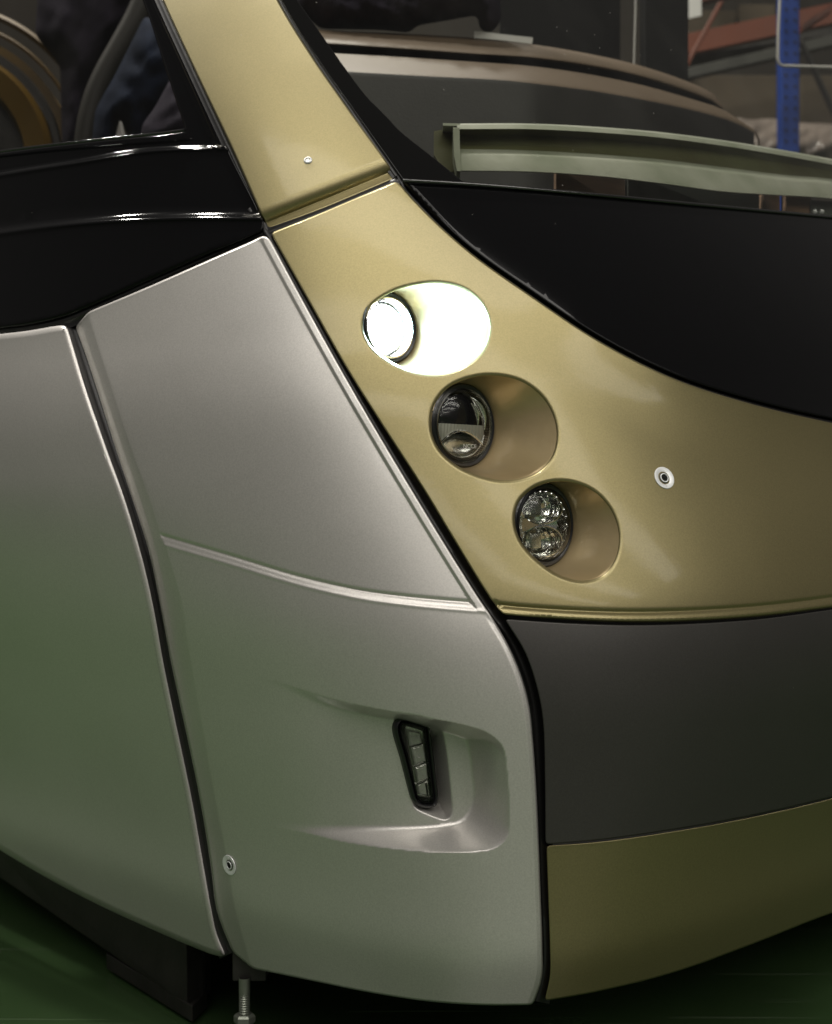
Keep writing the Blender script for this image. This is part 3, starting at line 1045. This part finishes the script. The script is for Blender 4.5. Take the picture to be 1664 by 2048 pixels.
arc = [P3(c2, R2 * .60 * math.cos(a) - R2 * .02, R2 * .60 * math.sin(a) + R2 * .1, -.006) for a in np.linspace(-.1, .9, 20)]
tube("side_reflector", arc, [.0008 + .0022 * math.sin(math.pi * i / 19) for i in range(20)], M['chrome'], h2, 8)
dome(c2, R2 * .60, R2 * .30, .012, M['chrome_dull'], h2, "reflector_bowl", cx=0, cy=-R2 * .50, z0=-.008, sgn=-1)
arc = [P3(c2, R2 * .77 * math.cos(a), R2 * .77 * math.sin(a), -.004) for a in np.linspace(math.pi * 1.12, math.pi * 1.92, 30)]
tube("lower_rim", arc, .0013, M['chrome'], h2, 8)
dome(c2, R2 * .87, R2 * .87, .013, M['lens'], h2, "lens", z0=.0005)
tx = bpy.data.curves.new("lens_lettering", 'FONT')
tx.body = "NCCE"
tx.size = .0082
tx.space_character = 1.05
tx.extrude = .0001
to = bpy.data.objects.new("tmp", tx)
COL.objects.link(to)
bpy.context.view_layer.update()
tme = bpy.data.meshes.new_from_object(to.evaluated_get(bpy.context.evaluated_depsgraph_get()))
bpy.data.objects.remove(to)
R3 = Matrix((RT, UP, AX)).transposed()
T0 = P3(c2, R2 * -.22, -R2 * .55, .0115)
for vtx in tme.vertices: vtx.co = R3 @ Vector((vtx.co.x * .95, vtx.co.y * .8, vtx.co.z)) + T0
tme.name = "lens_lettering"
link("lens_lettering", tme, mat('lens_print', (.5, .48, .45), .5), h2)

# chrome reflector lamp (lower)
(cu, cv), lu, rp, ho = LAMPS[2]
R4 = rp / FP * 1.60
c3, d3 = lamp_centre(cu, cv, lu, R4)
recess(ho, c3, R4 * 1.02, 0)
h3 = lathe("headlight", [(R4 * 1.03, -.03), (R4 * 1.02, .000), (R4 * .98, .002), (R4 * .92, .0015), (R4 * .885, -.003), (R4 * .87, -.02)], c3, AX, M['trim'], tram)
h3['label'] = "unlit headlight with two bright chrome reflector bowls, lowest of the three"
lathe("bezel", [(R4 * .93, .001), (R4 * .915, .0035), (R4 * .89, .003), (R4 * .87, -.001)], c3, AX, M['trim'], h3)
lathe("reflector", [(R4 * .87, -.003), (R4 * .83, .0), (R4 * .78, -.004), (R4 * .70, -.012), (R4 * .30, -.022), (0, -.024)], c3, AX, M['chrome'], h3, n=22, sharp=4)
for sy in (1, -1):
    dome(c3, R4 * .62, R4 * .36, .016, M['chrome'], h3, "reflector_bowl", cy=sy * R4 * .40, z0=-.003, sgn=-1, n=20, k=5, sharp=5)
    dome(c3, R4 * .33, R4 * .30, .010, M['lens'], h3, "inner_lens", cx=-R4 * .12, cy=sy * R4 * .40 + R4 * .04, z0=-.009, n=30)
    prism(c3, [(-R4 * .30, sy * R4 * .40 - R4 * .16), (R4 * .08, sy * R4 * .40 - R4 * .16), (R4 * .08, sy * R4 * .40 + R4 * .20), (-R4 * .30, sy * R4 * .40 + R4 * .20)], -.016, -.008, M['chrome_dull'], h3, "light_element", .001)
    arc = [P3(c3, R4 * .66 * math.cos(a), sy * R4 * .40 + R4 * .37 * math.sin(a), -.0025) for a in np.linspace(0, 2 * math.pi, 40)]
    tube("bowl_rim", arc, .0013, M['chrome'], h3, 6)
    for k in range(5):
        arc = [P3(c3, R4 * (.60 - .045 * k) * math.cos(a), sy * R4 * .40 + R4 * (.33 - .03 * k) * math.sin(a), -.0045 - .0017 * k) for a in np.linspace(-.9, .25, 12)]
        tube("reflector_ridge", arc, .0006, M['dark'] if k % 2 else M['chrome'], h3, 5)
for k in range(26):                                    # facets round the edge
    a = 2 * math.pi * k / 26
    dome(c3, R4 * .045, R4 * .045, .003, M['chrome'], h3, "facet", cx=R4 * .81 * math.cos(a), cy=R4 * .81 * math.sin(a), z0=-.003, n=6, k=2, sharp=5)
dome(c3, R4 * .89, R4 * .89, .012, M['lens'], h3, "lens", z0=.001)

# ---- corner lamp in the scoop
cF = np.array(RP(835, 1528, float(D0(835, 1528)) + float(h_corner(np.array([780.]), np.array([1528.]))[0]) + .012))
nF = Vector((math.sin(math.radians(22)), -math.cos(math.radians(22)), .02)).normalized()
def on_plane(px, lift=0.0):
    P = np.array(px, float)
    r = RP(P[:, 0], P[:, 1], 1.0) - np.array([0, 0, H])
    o_ = np.array([0, 0, H])
    c_ = cF + np.array(nF) * lift
    t = ((c_ - o_) @ np.array(nF)) / (r @ np.array(nF))
    return o_ + r * t[:, None]
LO = loop([(797, 1434), (830, 1437), (860, 1447)], [(860, 1447), (866, 1500), (874, 1570), (877, 1602), (869, 1617)], [(869, 1617), (838, 1614), (824, 1600)], [(824, 1600), (804, 1520), (788, 1452), (797, 1434)], step=4, rnd=4)
def ring_rows(rows, m, name, parent, cap=False, sharp=40):
    k = len(rows[0])
    V = np.vstack(rows)
    Fc = []
    for i in range(len(rows) - 1):
        for j in range(k):
            Fc.append((i * k + j, i * k + (j + 1) % k, (i + 1) * k + (j + 1) % k, (i + 1) * k + j))
    if cap: Fc.append(tuple(range((len(rows) - 1) * k, len(rows) * k)))
    o = build(name, V, Fc, m, parent, sharp=sharp)
    fix_normals(o)
    bm = bmesh.new(); bm.from_mesh(o.data)
    if sum(f.normal.dot(nF) * f.calc_area() for f in bm.faces) < 0:
        for f in bm.faces: f.normal_flip()
    bm.to_mesh(o.data); bm.free()
    return o
def ins(P, k): return P - outn(P) * k
nFa = np.array(nF)
fog = ring_rows([on_plane(LO) - nFa * .03, on_plane(LO) - nFa * .001, on_plane(ins(LO, 1.5)) + nFa * .002, on_plane(ins(LO, 5)) + nFa * .0035, on_plane(ins(LO, 8)) + nFa * .0015, on_plane(ins(LO, 9)) - nFa * .004], M['trim'], "corner_lamp", tram)
fog['label'] = "small slanted daytime lamp in the corner scoop"
ring_rows([on_plane(ins(LO, 9)) - nFa * .001, on_plane(ins(LO, 10.5)) + nFa * .002, on_plane(ins(LO, 12.5)) + nFa * .002, on_plane(ins(LO, 14)) - nFa * .004], M['black'], "inner_bezel", fog)
LI = loop([(812, 1452), (848, 1462)], [(848, 1462), (862, 1598)], [(862, 1598), (836, 1592)], [(836, 1592), (812, 1452)], step=5, rnd=1)
ring_rows([on_plane(LI) - nFa * .003, on_plane(LI) - nFa * .010], M['chrome_dull'], "reflector", fog, cap=True)
def cell(px, z0, z1, m, name):
    A = on_plane(px) + nFa * z0
    B = on_plane(px) + nFa * z1
    P = np.array(px, float)
    C_ = on_plane(P.mean(0) + (P - P.mean(0)) * .8) + nFa * (z1 + .001)
    return ring_rows([A, B, C_], m, name, fog, cap=True, sharp=20)
M['cellglass'] = mat('lamp_cell', (.50, .50, .46), .15, .45, coat=.5, bump=.5, bscale=160)
cell([(817, 1460), (843, 1466), (847, 1490), (822, 1494)], -.010, -.004, M['cellglass'], "lamp_cell")
cell([(824, 1497), (848, 1488), (853, 1522), (831, 1532)], -.010, -.0025, M['cellglass'], "lamp_cell")
cell([(832, 1536), (854, 1527), (857, 1556), (837, 1566)], -.010, -.0025, M['cellglass'], "lamp_cell")
cell([(837, 1571), (858, 1560), (861, 1593), (840, 1590)], -.010, -.004, M['cellglass'], "lamp_cell")
for a, b in (((823, 1495), (848, 1487)), ((831, 1534), (854, 1525)), ((837, 1569), (857, 1558))):
    q = on_plane([a, b]) - nFa * .002
    tube("divider", [q[0], q[1]], .0010, M['chrome'], fog, 6)
q = on_plane([(855, 1566), (859, 1592)]) - nFa * .003
tube("divider", [q[0], q[1]], .0022, M['chrome'], fog, 6)
ring_rows([on_plane(ins(LO, 12)) - nFa * .000, on_plane(ins(LO, 14)) + nFa * .0018], M['lens'], "lens", fog, cap=True)

# ---- bolts and the pillar screw
def bolt(u, v, h, R, name, label, screw=False, roll=0.0):
    p = SP(np.array([u]), np.array([v]), h)[0]
    n = SN(np.array([u]), np.array([v]), h)[0][0]
    p = Vector(p) + Vector(n) * .0003
    n = Vector(n)
    if screw:
        o = lathe(name, [(R, .0), (R * .96, .0008), (R * .75, .0016), (R * .62, .0016), (R * .55, .0009)], p, n, M['zinc'], tram, n=28)
        lathe("socket", [(R * .55, .0009), (R * .5, .0004), (R * .28, .0003), (0, .0008)], p, n, M['chrome_dull'], o, n=6)
    else:
        o = lathe(name, [(R, .0), (R * .98, .0010), (R * .93, .0012), (R * .52, -.0006), (R * .50, -.003)], p, n, M['zinc'], tram, n=40)
        lathe("socket_ring", [(R * .50, -.003), (R * .49, .0002), (R * .44, .0005), (R * .36, .0004), (R * .34, -.002)], p, n, M['trim'], o, n=36)
        lathe("bolt_head", [(R * .42, .0007), (R * .40, .0012), (R * .33, .0012), (R * .31, .0)], p, n, M['zinc'], o, n=36)
        lathe("bolt_core", [(R * .32, .0005), (R * .08, .0003), (R * .07, .0012), (0, .0015)], p, n, M['dark'], o, n=24)
        rt = Vector((0, 0, 1)).cross(n).normalized()
        up = n.cross(rt)
        s_ = -1 if roll == 0 else 1
        tube("marker_line", [p + up * (s_ * R * .58) + n * .0006, p + up * (s_ * R * .80) + n * .0012], .00035, M['white'], o, 6)
    o['label'] = label
bolt(1328, 956, h_gold, 24 / FP * 1.6, "panel_lock", "round zinc lock in the gold panel")
bolt(459, 1730, h_corner, 22 / FP * 1.62, "panel_lock", "round zinc lock low on the silver corner skirt", roll=1)
bolt(616, 321, h_pillar, 8.5 / FP * 1.7, "panel_screw", "small zinc screw in the gold pillar", True)

# ---- inside of the cab behind the windscreen
def rows_px(specs, n=36):
    out = []
    for pts, d in specs:
        P = resample(crom(pts, 8), n=n)
        dd = d(P[:, 0], P[:, 1]) if callable(d) else np.full(n, d)
        out.append(RP(P[:, 0], P[:, 1], dd))
    return out
def sh(pts, dy, dx=0): return [(a + dx, b + dy) for a, b in pts]
r0 = [(480, 40), (650, 60), (800, 67), (950, 76), (1060, 88), (1180, 108), (1280, 131), (1380, 165), (1428, 188), (1443, 208)]
r1 = [(480, 72), (650, 81), (800, 91), (950, 102), (1060, 109), (1180, 125), (1280, 146), (1380, 178), (1432, 200), (1446, 213)]
r4 = [(480, 92), (660, 106), (800, 114), (950, 124), (1060, 132), (1180, 149), (1300, 174), (1390, 200), (1435, 214), (1452, 222)]
r5 = [(480, 128), (690, 140), (850, 149), (1000, 157), (1060, 163), (1180, 178), (1300, 199), (1400, 221), (1470, 242), (1508, 262)]
DB = lambda k: (lambda u, v: np.interp(u, [480, 1060, 1300, 1520], [2.22, 2.30, 2.45, 2.72]) + k)
dash = loft("dashboard", rows_px([(r0, DB(.34)), (r1, DB(.12)), (sh(r1, 5), DB(.115)), (sh(r1, 9), DB(.12))]), M['dash'], tram, sharp=50)
dash['label'] = "moulded grey brown dashboard with a long black slot"
loft("dashboard_slot", rows_px([(sh(r1, 9), DB(.12)), (sh(r1, 11), DB(.22)), (sh(r4, -1), DB(.22)), (r4, DB(.10))]), M['dark'], dash, sharp=30)
r6 = [(a, 380) for a, b in r5]
loft("dashboard_shelf", rows_px([(r4, DB(.10)), (sh(r5, -3), DB(.015)), (sh(r5, 0), DB(.008)), (sh(r5, 3), DB(.003))]), M['dash'], dash, sharp=60)
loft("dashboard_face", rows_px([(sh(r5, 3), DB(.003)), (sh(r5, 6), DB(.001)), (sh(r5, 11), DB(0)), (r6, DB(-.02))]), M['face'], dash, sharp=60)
loft("dashboard_end", rows_px([([(1508, 262), (1514, 275), (1515, 380)], 2.71), ([(1512, 263), (1519, 276), (1519, 380)], 3.0)], 8), M['dash'], dash)
# raw glass fibre cross beam
b0 = [(914, 250), (1060, 250), (1200, 257), (1320, 267), (1450, 284), (1560, 302), (1664, 321), (2000, 385)]
b1 = [(918, 306), (1060, 309), (1200, 317), (1320, 327), (1450, 343), (1560, 357), (1664, 366), (2000, 420)]
b2 = [(918, 341), (1060, 343), (1200, 352), (1320, 366), (1450, 383), (1560, 390), (1664, 397), (2000, 450)]
dd = lambda k: (lambda u, v: D0(u, v) + k)
cb = loft("cross_beam", rows_px([(sh(b1, -8), dd(.137)), (b1, dd(.112)), (sh(b1, 4), dd(.108)), (b2, dd(.105)), (sh(b2, 2), dd(.16))], 60), M['fibre'], tram, sharp=25)
loft("beam_web", rows_px([(sh(b0, 9), dd(.118)), (sh(b0, 12), dd(.128)), (sh(b0, 22), dd(.150)), (sh(b1, -18), dd(.152)), (sh(b1, -8), dd(.137))], 60), M['resin'], cb, sharp=25)
loft("beam_top_flange", rows_px([(sh(b0, -3), dd(.17)), (b0, dd(.115)), (sh(b0, 8), dd(.11)), (sh(b0, 9), dd(.118))], 60), M['fibre'], cb, sharp=25)
cb['label'] = "greenish raw glass fibre beam along the bottom of the windscreen"
slab("beam_end", [(906, 254), (919, 256), (921, 342), (914, 342), (908, 310)], 0, .05, M['fibre'], cb, dfun=dd(.10))
slab("beam_flange_end", [(886, 246), (920, 247), (920, 252), (886, 251)], 0, .05, M['fibre'], cb, dfun=dd(.12))
slab("beam_gusset", [(868, 262), (907, 256), (914, 342), (890, 345), (868, 310)], 0, .03, M['resin'], cb, dfun=dd(.16))
# boards under the beam
slab("inner_board", [(1112, 335), (1250, 345), (1250, 420), (1112, 410)], 0, .03, M['board'], tram, dfun=dd(.20))
slab("inner_board", [(1256, 345), (1518, 360), (1518, 450), (1256, 435)], 0, .03, M['greyboard'], tram, dfun=dd(.19))
slab("inner_board", [(1528, 360), (1560, 362), (1560, 450), (1528, 445)], 0, .03, M['board'], tram, dfun=dd(.21))
slab("inner_board", [(1572, 385), (1622, 388), (1622, 460), (1572, 455)], 0, .03, M['board'], tram, dfun=dd(.18))
br = slab("bracket", [(1622, 400), (1668, 403), (1668, 465), (1622, 460)], 0, .005, M['greyboard'], tram, dfun=dd(.17))
for x in (1629, 1643):
    lathe("bracket_screw", [(.004, 0), (.004, .003), (.002, .004), (0, .004)], RP(x, 424, float(D0(x, 424)) + .168), (0, -1, 0), M['zinc'], br, n=12)
box("inner_bulkhead", (0.9, 3.35, .75), (2.4, .04, .85), M['dark'], tram)
# dark post behind the glass
slab("cab_post", [(1290, -320), (1378, -320), (1376, 260), (1292, 260)], 3.1, .08, M['dark'], tram)
tube("cab_cable", [RP(1272, -320, 3.05), RP(1271, 20, 3.05), RP(1267, 160, 3.05)], .0022, M['wire'], tram, 6)
slab("cab_panel", [(1000, -320), (1242, -320), (1240, 190), (1000, 190)], 3.3, .03, M['dark'], tram)
# underside
xs = np.linspace(-1.9, 1.6, 30)
fr = np.stack([xs, base_y(xs, -.48) + .05], -1)
pl = [tuple(p) for p in fr] + [(3.2, 7.0), (-6.0, 7.0)]
k = len(pl)
V = [(x, y, H - .47) for x, y in pl] + [(x, y, H - .42) for x, y in pl]
o = build("underbody", V, [tuple(range(k)), tuple(range(2 * k - 1, k - 1, -1))] + [(i, (i + 1) % k, (i + 1) % k + k, i + k) for i in range(k)], M['dark'], tram, smooth=False)
fix_normals(o)

# ================================================================== UNDER THE TRAM
def gp_px(u, v):     # floor point seen at a pixel
    d = H / ((v - CY) / FP)
    return Vector(RP(u, v, d))
# steel beam on the floor, its web facing the hall
sb = empty("steel_beam", gp_px(300, 1990), "dark steel support beam lying under the silver side skirt", "steel beam")
def px_poly(name, front, thick, m, parent):
    A = np.array([RP(u, v, d) for u, v, d in front])
    B = A + np.array(thick)
    k = len(A)
    Fc = [tuple(range(k)), tuple(range(2 * k - 1, k - 1, -1))] + [(i, i + k, (i + 1) % k + k, (i + 1) % k) for i in range(k)]
    o = build(name, np.vstack([A, B]), Fc, m, parent, smooth=False)
    fix_normals(o)
    return bevel(o, .002)
px_poly("web", [(372, 1790, 1.93), (374, 2013, 1.93), (120, 1838, 2.26), (-60, 1714, 2.55), (-60, 1650, 2.55)], (.02, .03, 0), M['steel'], sb)
px_poly("flange", [(212, 1906, 2.14), (385, 2012, 1.915), (385, 2046, 1.915), (213, 1938, 2.14)], (.012, .06, 0), M['steel'], sb)
px_poly("end_plate", [(374, 1790, 1.925), (386, 1795, 1.96), (386, 2006, 1.96), (374, 2008, 1.925)], (.02, .04, 0), M['steel'], sb)
# levelling rod
rc = Vector(RP(489, 1990, 1.775))
rod = empty("levelling_rod", (rc.x, rc.y, 0), "zinc threaded rod with a nut standing under the corner skirt", "threaded rod")
M['rod'] = mat('dull_zinc', (.20, .215, .18), .38, .6, bump=.1, bscale=200)
zf = lambda v: H + (CY - v) / FP * 1.775
z0 = zf(2032)
prof = []
for i in range(24):
    prof.append((.0076 if i % 2 else .0064, z0 + i * .0016))
lathe("thread", prof, (rc.x, rc.y, 0), (0, 0, 1), M['rod'], rod, n=18)
lathe("shank", [(.0070, zf(1990)), (.0076, zf(1985)), (.0076, zf(1955))], (rc.x, rc.y, 0), (0, 0, 1), M['rod'], rod, n=18)
box("rod_bracket", (rc.x + .006, rc.y + .022, zf(1964) + .02), (.045, .04, .04), M['steel'], rod, bev=.002)
lathe("nut", [(0, 0), (.012, .0), (.0145, .003), (.0145, .010), (.012, .013), (.006, .013)], (rc.x, rc.y, z0 - .010), (0, 0, 1), M['rod'], rod, n=6, sharp=20)
lathe("foot_plate", [(0, .0), (.05, .0), (.05, .008), (.016, .02), (.012, z0 - .012), (0, z0 - .012)], (rc.x, rc.y, .001), (0, 0, 1), M['steel'], rod, n=24)
ff = empty("wheel_frame", (rc.x - .02, rc.y + .2, 0), "rusty brown curved frame in the dark behind the threaded rod", "frame")
tube("curved_bar", [RP(370, 2060, 2.3), RP(430, 2025, 2.3), RP(480, 2006, 2.3), RP(540, 2004, 2.3), RP(600, 2022, 2.3), RP(640, 2050, 2.3)], .011, M['rust'], ff, 8)
tube("brace", [RP(560, 2002, 2.25), RP(640, 2070, 2.2)], .012, M['rust'], ff, 6)

# ================================================================== ON AND BEHIND THE DASHBOARD
def cloth(name, pix, d, amp, m, label, cat, fold=18.0, seed=0, step=9.0):
    """a draped cloth: outline at its own distance with real folds"""
    O = loop(*[[pix[i], pix[(i + 1) % len(pix)]] for i in range(len(pix))], step=7, rnd=3)
    lo, hi = O.min(0), O.max(0)
    gx, gy = np.meshgrid(np.arange(lo[0], hi[0], step), np.arange(lo[1], hi[1], step))
    q = np.stack([gx.ravel(), gy.ravel()], -1)
    q = q[inside(O - outn(O) * 3, q)]
    allp = np.vstack([O, q])
    k = len(O)
    res = delaunay_2d_cdt([Vector(p) for p in allp], [(i, (i + 1) % k) for i in range(k)], [], 0, 1e-5)
    vo = np.array([(p[0], p[1]) for p in res[0]])
    tri = [f for f in res[2] if len(f) == 3]
    cen = vo[np.array(tri)].mean(1)
    tri = [t for t, z in zip(tri, inside(O, cen)) if z]
    u, v = vo[:, 0], vo[:, 1]
    rs = np.random.default_rng(seed)
    z = np.zeros(len(u))
    for j in range(7):
        a = rs.uniform(-1.0, 1.0)
        f = rs.uniform(.5, 1.8) / fold
        ph = rs.uniform(0, 6)
        w_ = (u * math.cos(a) + v * math.sin(a)) * f + 1.5 * np.sin(v * .02 + ph) + ph
        z += np.abs(np.sin(w_)) * rs.uniform(.4, 1)
    d_ = np.full(len(u), 1e9)
    for i in range(k):
        d_ = np.minimum(d_, np.hypot(u - O[i, 0], v - O[i, 1]))
    bulge = np.sqrt(np.clip(d_ / 45.0, 0, 1))
    D = d - amp * z / 4 * bulge - .05 * bulge
    A = RP(u, v, D)
    B = RP(u, v, np.full(len(u), d + .02))
    n = len(u)
    Fc = [tuple(t) for t in tri] + [tuple(x + n for x in t[::-1]) for t in tri]
    Fc += [(i, (i + 1) % k, (i + 1) % k + n, i + n) for i in range(k)]
    o = build(name, np.vstack([A, B]), Fc, m, None)
    fix_normals(o)
    return tag(o, label, cat)
cloth("jacket", [(560, -200), (1010, -200), (1000, 0), (1003, 40), (985, 66), (960, 62), (955, 30), (900, 40), (830, 52), (822, 66), (760, 60), (640, 58), (590, 10)], 2.66, .10, M['navy'], "dark navy knitted jacket lying in a heap on the dashboard", "jacket", seed=3)
slab("paper_sheet", [(948, 62), (1066, 75), (1064, 88), (1000, 80), (948, 76)], 2.60, .004, M['white'])
tag(bpy.data.objects["paper_sheet"], "white paper sheet standing on the back edge of the dashboard", "paper")

# seen through the side window
yw = empty("yellow_wheel", tuple(RP(-30, 300, 3.2)), "yellow round rim with dark rings behind the side window glass", "wheel")
yc = Vector(RP(-130, 320, 3.2))
yax = Vector((.05, -1, .05)).normalized()
k_ = 3.2 / FP
lathe("rim", [(232 * k_, -.06), (232 * k_, 0), (222 * k_, .02), (180 * k_, .01), (172 * k_, -.03)], yc, yax, M['yellow'], yw, n=96, sharp=40)
lathe("dark_ring", [(249 * k_, -.08), (248 * k_, -.01), (236 * k_, -.01)], yc, yax, M['hose'], yw, n=96)
lathe("middle_rim", [(270 * k_, -.08), (268 * k_, -.01), (252 * k_, -.01)], yc, yax, M['yellow'], yw, n=96)
lathe("outer_rim", [(293 * k_, -.04), (292 * k_, .0), (287 * k_, .005), (284 * k_, -.01)], yc, yax, M['yellow'], yw, n=96)
lathe("guard_rim", [(327 * k_, -.04), (325 * k_, .0), (318 * k_, .005), (312 * k_, -.01)], yc, yax, M['yellow'], yw, n=96)
lathe("hub_disc", [(172 * k_, -.03), (60 * k_, -.02), (0, -.02)], yc, yax, M['steel'], yw, n=64)
hs = tube("hose", [RP(u, v, 3.0) for u, v in crom([(168, 345), (171, 290), (178, 240), (192, 190), (212, 145), (240, 95), (275, 30), (310, -60)], 5)], .026, M['hose'], n=16)
hs.data.polygons.foreach_set("use_smooth", [True] * len(hs.data.polygons))
tag(hs, "grey bent hose between the yellow rim and the dark trousers", "hose")
cloth("coat", [(90, -220), (330, -220), (300, 40), (225, 100), (180, 170), (165, 330), (125, 330), (120, 130), (70, 70)], 3.15, .08, M['navy'], "dark coat hanging behind the grey hose in the side window", "coat", fold=40, seed=5)
cloth("trousers", [(290, 30), (340, 60), (345, 170), (300, 250), (285, 290), (262, 290), (240, 235), (228, 290), (180, 330), (190, 220), (230, 150)], 2.9, .05, M['denim'], "dark blue creased trousers behind the side window", "trousers", fold=34, seed=9)
cloth("dark_bag", [(345, 150), (400, 230), (400, 300), (282, 300), (283, 250), (310, 215)], 2.75, .05, M['navy'], "dark brown bag in the lower corner of the side window", "bag", seed=11)
slab("gap_light_sheet", [(224, 300), (238, 232), (252, 300)], 3.4, .02, M['white'])  # white sheet added for the light in the gap between the legs
tag(bpy.data.objects["gap_light_sheet"], "pale pointed sheet standing in for light between the trouser legs", "panel")

# racking far behind the windscreen
rk = empty("pallet_rack", tuple(gp_px(1572, 1024 + 2667 * H / 5.5)), "blue and orange pallet rack behind the windscreen", "pallet rack")
def up_post(u, d, wd):
    x = (u - CX) / FP * d
    p = box("upright", (x, d, 2.2), (wd, .07, 4.4), M['blue'], rk, bev=.004)
    for i in range(40):
        z = 1.9 + i * .045
        for s in (-1, 1):
            lathe("slot", [(.006, .0), (.006, .002), (0, .002)], (x + s * wd * .25, d - .0355, z), (0, -1, 0), M['dark'], p, n=6)
up_post(1576, 5.5, .075)
up_post(1330, 6.6, .075)
def bar(name, a, b, hgt, m, parent, th=.05):
    A, B = Vector(a), Vector(b)
    t = (B - A).normalized()
    n = t.cross(Vector((0, 0, 1))).normalized() * th / 2
    z = Vector((0, 0, hgt / 2))
    V = [A - n - z, A + n - z, A + n + z, A - n + z, B - n - z, B + n - z, B + n + z, B - n + z]
    o = build(name, V, [(0, 1, 2, 3), (4, 7, 6, 5), (0, 4, 5, 1), (1, 5, 6, 2), (2, 6, 7, 3), (3, 7, 4, 0)], m, parent, smooth=False)
    fix_normals(o)
    return bevel(o, .004)
bar("rack_beam", RP(1385, 0, 5.2), RP(1700, -75, 5.2), .05, M['orange'], rk)
bar("rack_beam", RP(1370, 92, 6.4), RP(1700, 22, 6.4), .10, M['orange'], rk)
bar("rack_beam", RP(1370, 105, 6.9), RP(1700, 60, 6.9), .05, M['steel'], rk)
bar("rack_brace", RP(1370, 150, 6.2), RP(1700, 75, 6.2), .05, M['grey'], rk)
bar("rack_brace", RP(1376, 125, 6.0), RP(1450, -10, 6.0), .04, M['orange'], rk)
bar("rack_brace", RP(1600, 80, 5.8), RP(1670, 230, 5.8), .03, M['steel'], rk)
bar("rack_brace", RP(1600, 60, 5.6), RP(1660, 20, 5.6), .03, M['orange'], rk)
for i, (u0, u1, v0, v1, d, lb) in enumerate(((1370, 1470, 20, 86, 7.0, "cardboard box on the upper rack level beside the black post"),
                                             (1480, 1552, 8, 70, 7.0, "cardboard box on the upper rack level left of the blue upright"),
                                             (1372, 1555, 150, 320, 6.7, "large brown carton below the grey rack bar, left of the blue upright"),
                                             (1602, 1720, 150, 330, 6.7, "large brown carton below the rack bars, right of the blue upright"))):
    x0, x1 = (u0 - CX) / FP * d, (u1 - CX) / FP * d
    z0, z1 = H + (CY - v1) / FP * d, H + (CY - v0) / FP * d
    b = box("cardboard_box", ((x0 + x1) / 2, d + .2, (z0 + z1) / 2), (x1 - x0, .4, z1 - z0), M['card'], bev=.006)
    tag(b, lb, "box", "boxes on the rack")
wp = cloth("wrapped_pallet", [(1470, 232), (1500, 240), (1540, 236), (1600, 245), (1720, 250), (1720, 340), (1470, 340)], 5.9, .12, M['wrap'], "pallet load in crumpled clear plastic wrap behind the blue upright", "wrapped pallet", fold=14, seed=21)
slab("rack_notice", [(1378, -60), (1402, -60), (1403, 31), (1378, 37)], 4.6, .004, M['white'])
tag(bpy.data.objects["rack_notice"], "white paper notice hanging beside the black post", "notice")
wf = [(1563, -200), (1560, 0), (1557, 60), (1556, 118), (1558, 127), (1563, 131), (1570, 132), (1610, 133), (1700, 136), (1900, 140)]
o = tube("wire_frame", [RP(u, v, 3.4) for u, v in wf], .0036, M['wire'])
tag(o, "thin white bent wire frame in front of the blue upright", "wire frame")
print("verts", sum(len(o.data.vertices) for o in bpy.data.objects if o.type == 'MESH'))
